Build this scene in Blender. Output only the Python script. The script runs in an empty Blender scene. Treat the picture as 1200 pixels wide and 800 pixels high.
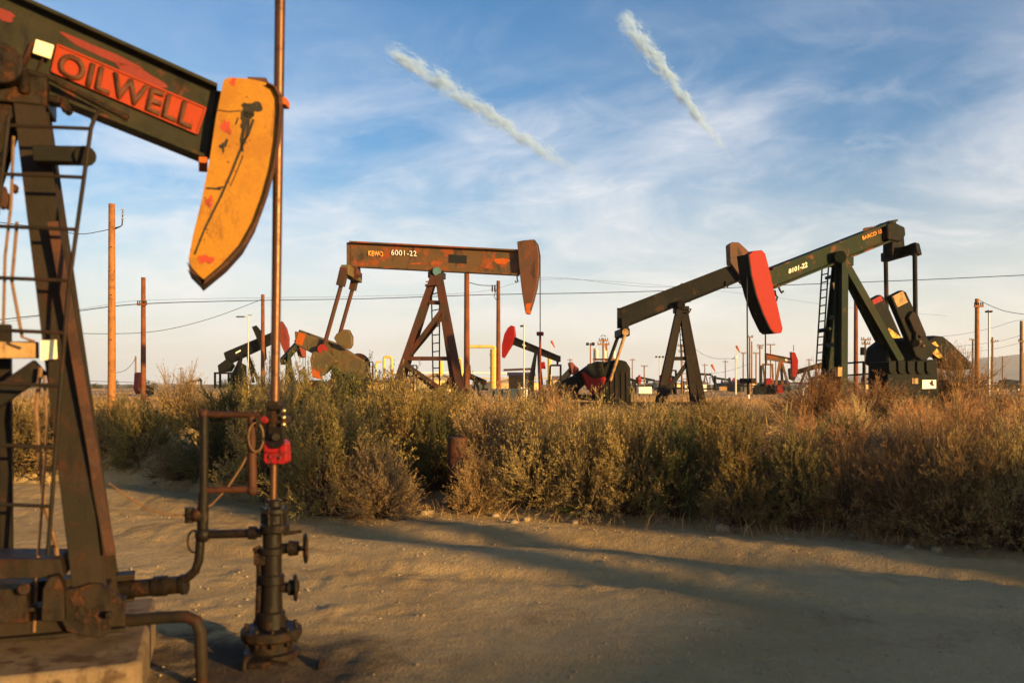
import bpy, math, random
import numpy as np
from mathutils import Vector, Matrix

random.seed(7)
RNG = np.random.default_rng(11)
C = bpy.context.scene.collection
sc = bpy.context.scene
PI = math.pi
CH = 1.7            # camera height
F = 1000.0          # focal length in photo pixels
CX, HY = 600.0, 450.0
GZ = 0.55           # level of the oil field behind the bank
SUN_AZ = Vector((0.755, -0.655, 0)).normalized()
SUN_EL = math.radians(9.0)


def W(px, py, Y):
    return Vector(((px - CX) / F * Y, Y, CH + (HY - py) / F * Y))


# ------------------------------------------------------------------ value noise
def _hash(ix, iy, s):
    n = (ix.astype(np.int64) * 374761393 + iy.astype(np.int64) * 668265263 + s * 974711) & 0x7fffffff
    n = ((n ^ (n >> 13)) * 1274126177) & 0x7fffffff
    return ((n ^ (n >> 16)) & 0xffff) / 65535.0


def vnoise(x, y, s=0):
    x = np.asarray(x, float); y = np.asarray(y, float)
    ix = np.floor(x); iy = np.floor(y); fx = x - ix; fy = y - iy
    fx = fx * fx * (3 - 2 * fx); fy = fy * fy * (3 - 2 * fy)
    a = _hash(ix, iy, s); b = _hash(ix + 1, iy, s); c = _hash(ix, iy + 1, s); d = _hash(ix + 1, iy + 1, s)
    return (a * (1 - fx) + b * fx) * (1 - fy) + (c * (1 - fx) + d * fx) * fy - 0.5


def sstep(a, b, x):
    t = np.clip((x - a) / (b - a), 0, 1)
    return t * t * (3 - 2 * t)


YBX = [-60, -40, -20, -9, -5, -2.9, -1, 1, 3, 5, 10, 20, 40, 60]
YBY = [36, 27, 20, 15.8, 13.9, 12.3, 11.6, 11.3, 10.2, 9.2, 6.9, 2.6, -5, -12]


def yb(x):
    return np.interp(x, YBX, YBY) + 0.35 * vnoise(np.asarray(x) * 0.8, np.asarray(x) * 0 + 3.3, 5)


def height(x, y):
    x = np.asarray(x, float); y = np.asarray(y, float)
    d = y - yb(x)
    far = np.hypot(x, y)
    rise = GZ * sstep(0.2, 4.5, d)
    bank = sstep(-0.6, 0.4, d) * (1 - sstep(0.8, 4, d)) * (0.10 + 0.25 * np.clip(vnoise(x * .9, y * .9, 9) + .2, 0, 1) + .22 * sstep(-2.6, -4.2, x) * (1 + .8 * vnoise(x * 2.2, y * 2.2, 15)))
    n = 0.07 * vnoise(x * .35, y * .35, 1) + 0.022 * vnoise(x * 1.1, y * 1.1, 2) + 0.012 * vnoise(x * 2.7, y * 2.7, 3) + 0.014 * vnoise(x * 6, y * 6, 4) + .008 * vnoise(x * 13, y * 13, 6)
    # wheel ruts that follow the bank
    r = d + 0.5 * vnoise(x * .2, y * .2, 12)
    rut = -0.055 * (np.exp(-((r + 2.0) / .24) ** 4) + np.exp(-((r + 3.6) / .26) ** 4)) + 0.035 * np.exp(-((r + 1.3) / .25) ** 2) + .03 * np.exp(-((r + 2.75) / .3) ** 2)
    fade = 1 - sstep(25, 60, far)
    rough = 0.026 * sstep(0.1, 0.5, np.abs(vnoise(x * .8 + 5, y * .8, 21)) * 2) * np.abs(vnoise(x * 4.5, y * 4.5, 22)) * 2
    return rise + (bank + n * np.where(d < 0, .8, 1.6) + np.where(d < 0, rut + rough, 0)) * fade


def gz(x, y):
    return float(height(x, y))


# ------------------------------------------------------------------ materials
def new_mat(name):
    m = bpy.data.materials.new(name); m.use_nodes = True
    nt = m.node_tree; nt.nodes.clear()
    out = nt.nodes.new('ShaderNodeOutputMaterial')
    return m, nt, out


def noise(nt, vec, scale, detail=6, rough=.6, dist=0):
    n = nt.nodes.new('ShaderNodeTexNoise'); n.inputs['Scale'].default_value = scale
    n.inputs['Detail'].default_value = detail; n.inputs['Roughness'].default_value = rough
    n.inputs['Distortion'].default_value = dist
    nt.links.new(vec, n.inputs['Vector'])
    return n.outputs['Fac']


def ramp(nt, fac, a, b):
    r = nt.nodes.new('ShaderNodeMapRange'); r.interpolation_type = 'SMOOTHSTEP'
    r.inputs['From Min'].default_value = a; r.inputs['From Max'].default_value = b
    nt.links.new(fac, r.inputs['Value'])
    return r.outputs['Result']


def mixc(nt, fac, a, b):
    m = nt.nodes.new('ShaderNodeMix'); m.data_type = 'RGBA'
    if isinstance(fac, (int, float)): m.inputs[0].default_value = fac
    else: nt.links.new(fac, m.inputs[0])
    for i, v in ((6, a), (7, b)):
        if isinstance(v, (tuple, list)): m.inputs[i].default_value = (v[0], v[1], v[2], 1)
        else: nt.links.new(v, m.inputs[i])
    return m.outputs[2]


def math_(nt, op, a, b=None):
    m = nt.nodes.new('ShaderNodeMath'); m.operation = op
    for i, v in ((0, a), (1, b)):
        if v is None: continue
        if isinstance(v, (int, float)): m.inputs[i].default_value = v
        else: nt.links.new(v, m.inputs[i])
    return m.outputs[0]


def paint(name, base, rust=(.10, .035, .015), dark=(.012, .010, .008), rust_at=.55, dark_at=.6, scale=1.0, rough=.55, alt=None, alt_at=.55, metal=0.0, bump=.25, seed=0.0):
    """worn paint on steel: base colour, second tone, rust blotches and oily grime, each by its own noise"""
    m, nt, out = new_mat(name)
    tc = nt.nodes.new('ShaderNodeTexCoord')
    mp = nt.nodes.new('ShaderNodeMapping'); mp.inputs['Location'].default_value = (seed * 3.1, seed * 1.7, seed * 2.3)
    nt.links.new(tc.outputs['Object'], mp.inputs['Vector'])
    v = mp.outputs['Vector']
    mp2 = nt.nodes.new('ShaderNodeMapping'); mp2.inputs['Scale'].default_value = (1.0, 1.0, .35)
    nt.links.new(v, mp2.inputs['Vector']); vs = mp2.outputs['Vector']
    col = base
    if alt: col = mixc(nt, ramp(nt, noise(nt, v, .9 * scale, 5, .6), alt_at - .06, alt_at + .06), base, alt)
    fr = ramp(nt, noise(nt, v, 2.2 * scale, 9, .68, .4), rust_at - .04, rust_at + .05)
    col = mixc(nt, fr, col, rust)
    fd = ramp(nt, noise(nt, vs, 3.4 * scale, 8, .65), dark_at - .09, dark_at + .08)
    col = mixc(nt, fd, col, dark)
    fs = noise(nt, v, 28 * scale, 4, .6)
    hv = nt.nodes.new('ShaderNodeHueSaturation'); nt.links.new(col, hv.inputs['Color'])
    vv = nt.nodes.new('ShaderNodeMapRange'); vv.inputs['To Min'].default_value = .7; vv.inputs['To Max'].default_value = 1.3
    nt.links.new(fs, vv.inputs['Value']); nt.links.new(vv.outputs[0], hv.inputs['Value'])
    p = nt.nodes.new('ShaderNodeBsdfPrincipled'); nt.links.new(hv.outputs[0], p.inputs['Base Color'])
    p.inputs['Metallic'].default_value = metal; p.inputs['Specular IOR Level'].default_value = .10 if max(base) < .06 else .18 if metal == 0 else .5
    rr = nt.nodes.new('ShaderNodeMapRange'); rr.inputs['To Min'].default_value = max(.1, rough - .15); rr.inputs['To Max'].default_value = min(1, rough + .25)
    nt.links.new(noise(nt, v, 6 * scale, 4), rr.inputs['Value']); nt.links.new(rr.outputs[0], p.inputs['Roughness'])
    b = nt.nodes.new('ShaderNodeBump'); b.inputs['Strength'].default_value = bump; b.inputs['Distance'].default_value = .01
    nt.links.new(math_(nt, 'ADD', fr, fs), b.inputs['Height']); nt.links.new(b.outputs[0], p.inputs['Normal'])
    nt.links.new(p.outputs[0], out.inputs['Surface'])
    return m


def leafmat(name, a, b, c=None, vary=.25, trans=.3, scale=6, nscale=1.3):
    m, nt, out = new_mat(name)
    tc = nt.nodes.new('ShaderNodeTexCoord'); v = tc.outputs['Object']
    col = mixc(nt, ramp(nt, noise(nt, v, scale, 5, .65), .36, .64), a, b)
    if c: col = mixc(nt, ramp(nt, noise(nt, v, nscale, 4, .6, .3), .47, .62), col, c)
    oi = nt.nodes.new('ShaderNodeObjectInfo')
    hv = nt.nodes.new('ShaderNodeHueSaturation'); nt.links.new(col, hv.inputs['Color'])
    vv = nt.nodes.new('ShaderNodeMapRange'); vv.inputs['To Min'].default_value = 1 - vary; vv.inputs['To Max'].default_value = 1 + vary
    nt.links.new(oi.outputs['Random'], vv.inputs['Value']); nt.links.new(vv.outputs[0], hv.inputs['Value'])
    hh = nt.nodes.new('ShaderNodeMapRange'); hh.inputs['To Min'].default_value = .485; hh.inputs['To Max'].default_value = .515
    rnd2 = math_(nt, 'FRACT', math_(nt, 'MULTIPLY', oi.outputs['Random'], 7.31))
    nt.links.new(rnd2, hh.inputs['Value']); nt.links.new(hh.outputs[0], hv.inputs['Hue'])
    d = nt.nodes.new('ShaderNodeBsdfPrincipled'); d.inputs['Roughness'].default_value = .75
    d.inputs['Specular IOR Level'].default_value = .2
    t = nt.nodes.new('ShaderNodeBsdfTranslucent')
    nt.links.new(hv.outputs[0], d.inputs['Base Color']); nt.links.new(hv.outputs[0], t.inputs['Color'])
    mx = nt.nodes.new('ShaderNodeMixShader'); mx.inputs[0].default_value = trans
    nt.links.new(d.outputs[0], mx.inputs[1]); nt.links.new(t.outputs[0], mx.inputs[2])
    nt.links.new(mx.outputs[0], out.inputs['Surface'])
    return m


def groundmat(name, sand, pale, dark, gravel=1.0, dark_spots=False):
    m, nt, out = new_mat(name)
    tc = nt.nodes.new('ShaderNodeTexCoord'); v = tc.outputs['Object']
    col = mixc(nt, ramp(nt, noise(nt, v, .45, 6, .6, .3), .38, .62), sand, pale)
    col = mixc(nt, ramp(nt, noise(nt, v, 1.3, 8, .65, .6), .55, .72), col, dark)
    if dark_spots:   # ground darker round the wellhead and along the pad
        for cx_, cy_, ra, rb in ((-1.45, 5.05, .25, 1.15), (-2.3, 5.3, .2, .9)):
            dv = nt.nodes.new('ShaderNodeVectorMath'); dv.operation = 'DISTANCE'; nt.links.new(v, dv.inputs[0]); dv.inputs[1].default_value = (cx_, cy_, 0)
            dd = math_(nt, 'ADD', dv.outputs['Value'], math_(nt, 'MULTIPLY', math_(nt, 'SUBTRACT', noise(nt, v, 2.6, 6, .7, .5), .5), 1.9))
            col = mixc(nt, math_(nt, 'MULTIPLY', ramp(nt, dd, rb, ra), .85), col, (.045, .028, .016))
    f2 = noise(nt, v, 14, 8, .7)
    f3 = noise(nt, v, 70, 5, .7)
    hv = nt.nodes.new('ShaderNodeHueSaturation'); nt.links.new(col, hv.inputs['Color'])
    vv = nt.nodes.new('ShaderNodeMapRange'); vv.inputs['From Min'].default_value = .25; vv.inputs['From Max'].default_value = .75
    vv.inputs['To Min'].default_value = .72; vv.inputs['To Max'].default_value = 1.22
    nt.links.new(math_(nt, 'MULTIPLY', math_(nt, 'ADD', f2, f3), .5), vv.inputs['Value']); nt.links.new(vv.outputs[0], hv.inputs['Value'])
    p = nt.nodes.new('ShaderNodeBsdfPrincipled'); p.inputs['Roughness'].default_value = .95
    p.inputs['Specular IOR Level'].default_value = .15
    nt.links.new(hv.outputs[0], p.inputs['Base Color'])
    vo = nt.nodes.new('ShaderNodeTexVoronoi'); vo.inputs['Scale'].default_value = 38; nt.links.new(v, vo.inputs['Vector'])
    peb = ramp(nt, vo.outputs['Distance'], .5, .1)
    hgt = math_(nt, 'ADD', math_(nt, 'MULTIPLY', noise(nt, v, 9, 9, .72), 1.0), math_(nt, 'MULTIPLY', peb, .18 * gravel))
    b = nt.nodes.new('ShaderNodeBump'); b.inputs['Strength'].default_value = .8; b.inputs['Distance'].default_value = .055
    nt.links.new(hgt, b.inputs['Height']); nt.links.new(b.outputs[0], p.inputs['Normal'])
    nt.links.new(p.outputs[0], out.inputs['Surface'])
    return m


M = {}
M['a_green'] = paint('worn_dark_green_paint', (.022, .021, .012), alt=(.032, .025, .014), rust=(.12, .03, .012), rust_at=.62, dark_at=.6, scale=2.0, bump=.15, seed=1)
M['a_orange'] = paint('sign_orange', (.27, .028, .004), rust=(.12, .022, .009), rust_at=.63, dark=(.10, .03, .012), dark_at=.70, scale=3, bump=.1, seed=2)
M['a_yellow'] = paint('head_yellow', (.29, .122, .0025), rust=(.20, .06, .004), rust_at=.66, dark=(.15, .05, .004), dark_at=.64, scale=2.6, rough=.4, alt=(.25, .098, .0025), bump=.05, seed=3)
M['brown_rust'] = paint('brown_rust', (.060, .021, .010), rust=(.035, .013, .007), rust_at=.5, dark=(.03, .015, .01), dark_at=.6, scale=2, seed=4)
M['red_rust'] = paint('red_primer', (.30, .035, .015), rust=(.16, .03, .015), rust_at=.55, dark_at=.68, scale=4, seed=5)
M['oil'] = paint('oil_black', (.012, .009, .007), rust=(.03, .015, .008), rust_at=.6, dark=(.008, .006, .005), scale=6, rough=.28, bump=.3, seed=6)
M['iron'] = paint('oily_iron', (.024, .016, .010), rust=(.055, .022, .010), rust_at=.55, dark=(.012, .009, .007), dark_at=.53, scale=5, rough=.42, metal=.25, bump=.5, seed=7)
M['rod'] = paint('rod_steel', (.11, .047, .019), rust=(.07, .028, .012), rust_at=.56, dark=(.12, .05, .02), dark_at=.66, scale=4, rough=.36, metal=.6, bump=.05, seed=8)
M['leg_a'] = paint('leg_brown_green', (.022, .0145, .009), alt=(.016, .012, .0075), rust=(.032, .0125, .0065), rust_at=.58, dark=(.012, .009, .006), dark_at=.6, scale=2.5, seed=9)
M['concrete'] = paint('oily_concrete', (.17, .115, .065), alt=(.12, .08, .045), rust=(.07, .04, .022), rust_at=.57, dark=(.07, .04, .022), dark_at=.6, scale=2.2, rough=.85, bump=.6, seed=10)
M['tagwhite'] = paint('tag_white', (.78, .68, .45), rust=(.4, .25, .12), rust_at=.68, dark=(.1, .07, .04), dark_at=.74, scale=12, bump=.05, seed=11)
M['redbox'] = paint('wet_red', (.26, .008, .009), rust=(.14, .014, .01), rust_at=.56, dark=(.03, .008, .007), dark_at=.57, scale=11, rough=.35, seed=12)
M['brass'] = paint('brass', (.75, .50, .20), rust_at=.72, dark_at=.75, scale=20, rough=.25, metal=.9, bump=.05, seed=13)
M['b_beam'] = paint('beam_olive_rust', (.115, .064, .026), alt=(.085, .055, .026), rust=(.24, .060, .016), rust_at=.535, dark=(.03, .024, .018), dark_at=.62, scale=.8, bump=.1, seed=14)
M['b_head'] = paint('head_brown', (.105, .045, .025), alt=(.075, .045, .03), rust=(.14, .05, .022), rust_at=.56, dark=(.03, .02, .014), dark_at=.62, scale=.9, bump=.1, seed=15)
M['b_leg'] = paint('leg_red_brown', (.075, .026, .014), alt=(.05, .031, .018), rust=(.085, .030, .015), rust_at=.57, dark=(.035, .022, .014), dark_at=.60, scale=.8, bump=.1, seed=16)
M['b_olive'] = paint('olive_drab', (.115, .078, .034), alt=(.085, .062, .03), rust=(.17, .06, .02), rust_at=.6, dark=(.03, .022, .012), dark_at=.62, scale=1.2, bump=.15, seed=17)
M['orange'] = paint('safety_orange', (.42, .085, .010), rust=(.24, .045, .010), rust_at=.62, dark_at=.74, scale=2, bump=.05, seed=18)
M['blackgreen'] = paint('black_green', (.007, .0075, .0055), alt=(.012, .010, .0065), rust=(.05, .022, .012), rust_at=.62, dark=(.008, .008, .007), dark_at=.6, scale=.8, bump=.1, seed=19)
M['blackbeam'] = paint('black_beam', (.0075, .007, .006), alt=(.014, .013, .011), alt_at=.62, rust=(.05, .022, .013), rust_at=.62, dark=(.01, .01, .009), dark_at=.6, scale=.8, bump=.1, seed=20)
M['blackleg'] = paint('black_leg', (.017, .011, .008), alt=(.011, .009, .007), rust=(.038, .015, .009), rust_at=.58, dark=(.013, .011, .009), dark_at=.6, scale=.9, bump=.1, seed=21)
M['d_beam'] = paint('dark_green', (.014, .022, .012), alt=(.030, .027, .013), rust=(.11, .040, .018), rust_at=.58, dark=(.013, .014, .01), dark_at=.61, scale=.9, bump=.1, seed=22)
M['d_leg'] = paint('leg_green', (.013, .021, .012), alt=(.021, .023, .012), rust=(.07, .035, .018), rust_at=.62, dark=(.014, .016, .011), dark_at=.6, scale=.9, bump=.1, seed=23)
M['red'] = paint('bright_red', (.24, .007, .003), rust=(.16, .009, .004), rust_at=.66, dark=(.2, .02, .01), dark_at=.74, scale=1.4, rough=.45, bump=.05, seed=24)
M['darkred'] = paint('dark_red', (.16, .022, .015), rust=(.1, .025, .014), rust_at=.58, dark_at=.66, scale=1.2, bump=.05, seed=25)
M['white'] = paint('white_lettering', (.80, .74, .60), rust=(.5, .4, .28), rust_at=.66, dark=(.3, .22, .14), dark_at=.72, scale=3, bump=.02, seed=26)
M['letter_dark'] = paint('letter_brown', (.085, .030, .014), rust=(.14, .03, .012), rust_at=.6, dark=(.03, .015, .009), dark_at=.58, scale=6, bump=.2, seed=27)
M['letter_orange'] = paint('letter_pale_orange', (.72, .30, .08), rust=(.45, .12, .03), rust_at=.56, dark=(.2, .08, .03), dark_at=.7, scale=4, bump=.02, seed=28)
M['tan'] = paint('tan_worn', (.34, .20, .085), rust=(.20, .10, .045), rust_at=.56, dark=(.06, .04, .022), dark_at=.6, scale=1.6, bump=.1, seed=29)
M['wood'] = paint('pole_wood', (.30, .125, .038), alt=(.24, .095, .03), rust=(.18, .075, .028), rust_at=.58, dark=(.10, .05, .022), dark_at=.64, scale=1.8, rough=.85, bump=.4, seed=30)
M['wood_red'] = paint('pole_wood_red', (.18, .056, .022), alt=(.14, .045, .02), rust=(.11, .04, .018), rust_at=.58, dark=(.07, .033, .018), dark_at=.64, scale=1.8, rough=.85, bump=.4, seed=31)
M['wood_grey'] = paint('pole_wood_grey', (.22, .13, .07), alt=(.17, .10, .06), rust=(.12, .07, .04), rust_at=.58, dark=(.06, .04, .025), dark_at=.64, scale=1.8, rough=.85, bump=.4, seed=32)
M['galv'] = paint('galvanised', (.48, .45, .40), rust=(.35, .28, .2), rust_at=.66, dark=(.2, .17, .14), dark_at=.7, scale=1, rough=.5, metal=.3, bump=.05, seed=33)
M['wire'] = paint('wire_black', (.02, .02, .02), rust_at=.9, dark_at=.9, scale=1, bump=0, seed=34)
M['yellow_pipe'] = paint('pipe_yellow', (.66, .42, .10), alt=(.58, .36, .085), rust=(.42, .22, .06), rust_at=.64, dark=(.2, .12, .04), dark_at=.72, scale=.7, bump=.05, seed=35)
M['cream'] = paint('tank_cream', (.62, .46, .22), alt=(.52, .37, .17), rust=(.38, .22, .09), rust_at=.60, dark=(.22, .14, .07), dark_at=.68, scale=.35, bump=.05, seed=36)
M['bluegrey'] = paint('truck_blue', (.045, .065, .085), alt=(.06, .08, .09), rust=(.1, .08, .06), rust_at=.66, dark=(.02, .025, .03), dark_at=.66, scale=.8, rough=.4, bump=.03, seed=37)
M['whitepaint'] = paint('white_paint', (.78, .74, .64), rust=(.6, .5, .36), rust_at=.68, dark=(.4, .33, .24), dark_at=.74, scale=1, bump=.02, seed=38)
M['tealbearing'] = paint('teal_paint', (.07, .16, .18), rust=(.12, .06, .03), rust_at=.62, dark_at=.64, scale=3, bump=.1, seed=39)
M['stone'] = paint('stone_tan', (.33, .24, .14), alt=(.26, .18, .11), rust=(.38, .29, .19), rust_at=.58, dark=(.15, .10, .06), dark_at=.64, scale=4, rough=.95, bump=.5, seed=40)
M['glass'] = paint('dark_glass', (.02, .025, .03), rust_at=.95, dark_at=.95, rough=.12, bump=0, seed=41)
M['rust_orange'] = paint('rust_orange', (.30, .075, .018), rust=(.2, .05, .02), rust_at=.52, dark_at=.66, scale=2, bump=.05, seed=46)
M['post_orange'] = paint('post_orange', (.085, .030, .013), alt=(.06, .025, .013), rust=(.04, .022, .014), rust_at=.52, dark_at=.6, scale=3, bump=.2, seed=47)
M['patch'] = paint('patch_black', (.018, .020, .020), rust=(.04, .025, .018), rust_at=.66, dark_at=.66, scale=2, bump=.05, seed=42)
M['yellow_old'] = paint('yellow_old', (.50, .33, .06), rust=(.2, .1, .03), rust_at=.54, dark=(.06, .04, .02), dark_at=.58, scale=3, bump=.05, seed=43)
M['hose'] = paint('hose_brown', (.16, .085, .04), rust=(.1, .05, .025), dark_at=.68, scale=6, bump=.1, seed=44)
M['plastic_green'] = paint('litter_green', (.35, .42, .03), rust_at=.9, dark_at=.8, scale=6, bump=.1, seed=45)

M['sage'] = leafmat('sage_leaf', (.24, .172, .056), (.33, .230, .078), (.40, .255, .090))
M['olive'] = leafmat('olive_leaf', (.185, .146, .042), (.27, .195, .060), (.34, .225, .075))
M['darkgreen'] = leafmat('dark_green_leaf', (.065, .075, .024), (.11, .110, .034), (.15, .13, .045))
M['tanbrush'] = leafmat('tan_brush', (.50, .345, .145), (.40, .265, .105), (.30, .21, .09))
M['rustbrush'] = leafmat('rust_brush', (.40, .215, .075), (.28, .145, .052), (.45, .27, .105))
M['twig'] = leafmat('twig_brown', (.11, .065, .033), (.07, .04, .022), None, trans=0)
M['drygrass'] = leafmat('dry_grass', (.48, .32, .13), (.37, .235, .092), (.40, .24, .09), scale=.8, nscale=.25, vary=0)
M['ground'] = groundmat('field_soil', (.30, .20, .105), (.36, .25, .14), (.22, .145, .08))
M['road'] = groundmat('road_dirt', (.36, .235, .100), (.43, .295, .140), (.27, .170, .075), dark_spots=True)


# ------------------------------------------------------------------ mesh builder
class MB:
    def __init__(self): self.v, self.f, self.mi = [], [], []

    def add(self, vs, fs, mi=0):
        o = len(self.v); self.v += [tuple(p) for p in vs]
        for f in fs: self.f.append([i + o for i in f]); self.mi.append(mi)
        return self

    def bar(self, p0, p1, w, h, up=(0, 0, 1), mi=0, w1=None, h1=None):
        p0 = Vector(p0); p1 = Vector(p1); d = (p1 - p0).normalized(); up = Vector(up)
        s = d.cross(up)
        if s.length < 1e-4: s = d.cross(Vector((1, 0, 0)))
        s.normalize(); u = s.cross(d)
        vs = []
        for p, a, b in ((p0, w, h), (p1, w1 or w, h1 or h)):
            for i, j in ((-1, -1), (1, -1), (1, 1), (-1, 1)): vs.append(p + s * (a / 2 * i) + u * (b / 2 * j))
        return self.add(vs, [(3, 2, 1, 0), (4, 5, 6, 7), (0, 1, 5, 4), (1, 2, 6, 5), (2, 3, 7, 6), (3, 0, 4, 7)], mi)

    def box(self, c, s, mi=0, rz=0.0):
        c = Vector(c); R = Matrix.Rotation(rz, 3, 'Z')
        vs = [c + R @ Vector((s[0] / 2 * i, s[1] / 2 * j, s[2] / 2 * k)) for k in (-1, 1) for i, j in ((-1, -1), (1, -1), (1, 1), (-1, 1))]
        return self.add(vs, [(3, 2, 1, 0), (4, 5, 6, 7), (0, 1, 5, 4), (1, 2, 6, 5), (2, 3, 7, 6), (3, 0, 4, 7)], mi)

    def section(self, prof, p0, p1, up, mi=0):
        p0 = Vector(p0); p1 = Vector(p1); d = (p1 - p0).normalized(); up = Vector(up)
        s = d.cross(up).normalized(); u = s.cross(d); n = len(prof)
        vs = [p + s * a + u * b for p in (p0, p1) for a, b in prof]
        fs = [tuple(range(n - 1, -1, -1)), tuple(range(n, 2 * n))] + [(i, (i + 1) % n, (i + 1) % n + n, i + n) for i in range(n)]
        return self.add(vs, fs, mi)

    def ibeam(self, p0, p1, w, h, tf, tw, up=(0, 0, 1), mi=0):
        a, b, c = w / 2, h / 2, tw / 2; e = b - tf
        return self.section([(-a, -b), (a, -b), (a, -e), (c, -e), (c, e), (a, e), (a, b), (-a, b), (-a, e), (-c, e), (-c, -e), (-a, -e)], p0, p1, up, mi)

    def tube(self, p0, p1, r, r1=None, n=14, mi=0): return self.path([p0, p1], [r, r if r1 is None else r1], n, mi)

    def path(self, pts, r, n=10, mi=0):
        pts = [Vector(p) for p in pts]; k = len(pts)
        rs = r if isinstance(r, (list, tuple)) else [r] * k
        vs = []; prev = None
        for i, p in enumerate(pts):
            d = (pts[min(i + 1, k - 1)] - pts[max(i - 1, 0)]).normalized()
            if prev is None:
                a = d.cross(Vector((0, 0, 1)) if abs(d.z) < .9 else Vector((1, 0, 0))).normalized()
            else:
                a = (prev - d * prev.dot(d)).normalized()
            prev = a; b = d.cross(a)
            vs += [p + (a * math.cos(2 * PI * j / n) + b * math.sin(2 * PI * j / n)) * rs[i] for j in range(n)]
        fs = [tuple(range(n - 1, -1, -1)), tuple(range((k - 1) * n, k * n))]
        for i in range(k - 1):
            for j in range(n): fs.append((i * n + j, i * n + (j + 1) % n, (i + 1) * n + (j + 1) % n, (i + 1) * n + j))
        return self.add(vs, fs, mi)

    def prism(self, front, back, mi=0):
        n = len(front)
        fs = [tuple(range(n)), tuple(range(2 * n - 1, n - 1, -1))] + [(i, i + n, (i + 1) % n + n, (i + 1) % n) for i in range(n)]
        return self.add(list(front) + list(back), fs, mi)

    def lathe(self, prof, c=(0, 0, 0), axis='Z', n=24, mi=0):
        vs = []
        for r, z in prof:
            for j in range(n):
                a = 2 * PI * j / n; p = (r * math.cos(a), r * math.sin(a), z)
                if axis == 'X': p = (p[2], p[0], p[1])
                if axis == 'Y': p = (p[0], p[2], p[1])
                vs.append(Vector(c) + Vector(p))
        k = len(prof); fs = [tuple(range(n - 1, -1, -1)), tuple(range((k - 1) * n, k * n))]
        for i in range(k - 1):
            for j in range(n): fs.append((i * n + j, i * n + (j + 1) % n, (i + 1) * n + (j + 1) % n, (i + 1) * n + j))
        return self.add(vs, fs, mi)

    def sphere(self, c, r, n=10, mi=0):
        return self.lathe([(max(1e-4, r * math.sin(PI * i / n)), -r * math.cos(PI * i / n)) for i in range(n + 1)], c, 'Z', n * 2, mi)

    def build(self, name, mat, parent=None, bevel=0.0, smooth=True):
        me = bpy.data.meshes.new(name); me.from_pydata(self.v, [], self.f)
        for m in (mat if isinstance(mat, (list, tuple)) else [mat]): me.materials.append(M[m] if isinstance(m, str) else m)
        me.polygons.foreach_set('material_index', self.mi)
        import bmesh
        bm = bmesh.new(); bm.from_mesh(me); bmesh.ops.recalc_face_normals(bm, faces=bm.faces); bm.to_mesh(me); bm.free()
        if smooth:
            me.shade_smooth(); me.set_sharp_from_angle(angle=.6)
        o = bpy.data.objects.new(name, me); C.objects.link(o)
        if parent: o.parent = parent
        if bevel:
            b = o.modifiers.new('bevel', 'BEVEL'); b.width = bevel; b.segments = 2; b.limit_method = 'ANGLE'; b.angle_limit = .7
        return o


def tag(o, label=None, cat=None, group=None, kind=None):
    if label: o['label'] = label
    if cat: o['category'] = cat
    if group: o['group'] = group
    if kind: o['kind'] = kind
    return o


def empty(name, loc, rz=0.0):
    o = bpy.data.objects.new(name, None); C.objects.link(o); o.location = loc; o.rotation_euler = (0, 0, rz)
    o.empty_display_size = .3
    return o


class Unit:
    """A thing with its own upright plane: x runs to the right of the picture, -y is the side that faces the road.
    p() finds the point of its plane y = yl that the photograph shows at a pixel, in the thing's own coordinates."""
    def __init__(self, name, px, Y, yaw=0.0, ground=None, label=None, cat=None, group=None):
        X = (px - CX) / F * Y
        g = GZ if ground is None else ground
        self.loc = Vector((X, Y, g)); self.yaw = math.radians(yaw)
        self.R = Matrix.Rotation(-self.yaw, 3, 'Z')
        self.root = empty(name, self.loc, self.yaw); tag(self.root, label, cat, group)

    def p(self, px, py, yl=0.0):
        o = self.R @ (Vector((0, 0, CH)) - self.loc); d = self.R @ Vector(((px - CX) / F, 1, (HY - py) / F))
        return o + d * ((yl - o.y) / d.y)

    def pts(self, lst, yl): return [self.p(a, b, yl) for a, b in lst]

    def plate(self, mb, lst, y0, y1, mi=0):
        f = self.pts(lst, y0)
        return mb.prism(f, [Vector((q.x, y1, q.z)) for q in f], mi)

    def bar(self, mb, a, b, ya, yb_, w, h, mi=0, up=(0, 1, 0)):
        return mb.bar(self.p(a[0], a[1], ya), self.p(b[0], b[1], yb_), w, h, up, mi)

    def cable(self, mb, lst, yl, r, n=6, mi=0):
        return mb.path([self.p(a, b, yl) for a, b in lst], r, n, mi)


def letters(name, txt, quad, U, yl, mat, parent, bold=.02, depth=.012, spacing=1.0):
    """lettering as solid letters: the outline of the built-in font laid on the plate given by its four corners"""
    cu = bpy.data.curves.new(name, 'FONT'); cu.body = txt; cu.offset = bold; cu.resolution_u = 4; cu.space_character = spacing
    t = bpy.data.objects.new('lettering_source', cu); C.objects.link(t)
    dg = bpy.context.evaluated_depsgraph_get(); dg.update()
    me = bpy.data.meshes.new_from_object(t.evaluated_get(dg)); bpy.data.objects.remove(t); bpy.data.curves.remove(cu)
    co = np.empty(len(me.vertices) * 3); me.vertices.foreach_get('co', co); co = co.reshape(-1, 3)
    u = (co[:, 0] - co[:, 0].min()) / np.ptp(co[:, 0]); v = (co[:, 1] - co[:, 1].min()) / np.ptp(co[:, 1])
    TL, TR, BR, BL = [U.p(a, b, yl) for a, b in quad]
    for i, vv in enumerate(me.vertices):
        a = BL.lerp(BR, u[i]); b = TL.lerp(TR, u[i]); vv.co = a.lerp(b, v[i])
    me.materials.clear(); me.materials.append(M[mat]); me.name = name
    o = bpy.data.objects.new(name, me); C.objects.link(o); o.parent = parent
    s = o.modifiers.new('thickness', 'SOLIDIFY'); s.thickness = depth; s.offset = 0
    return o


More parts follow.
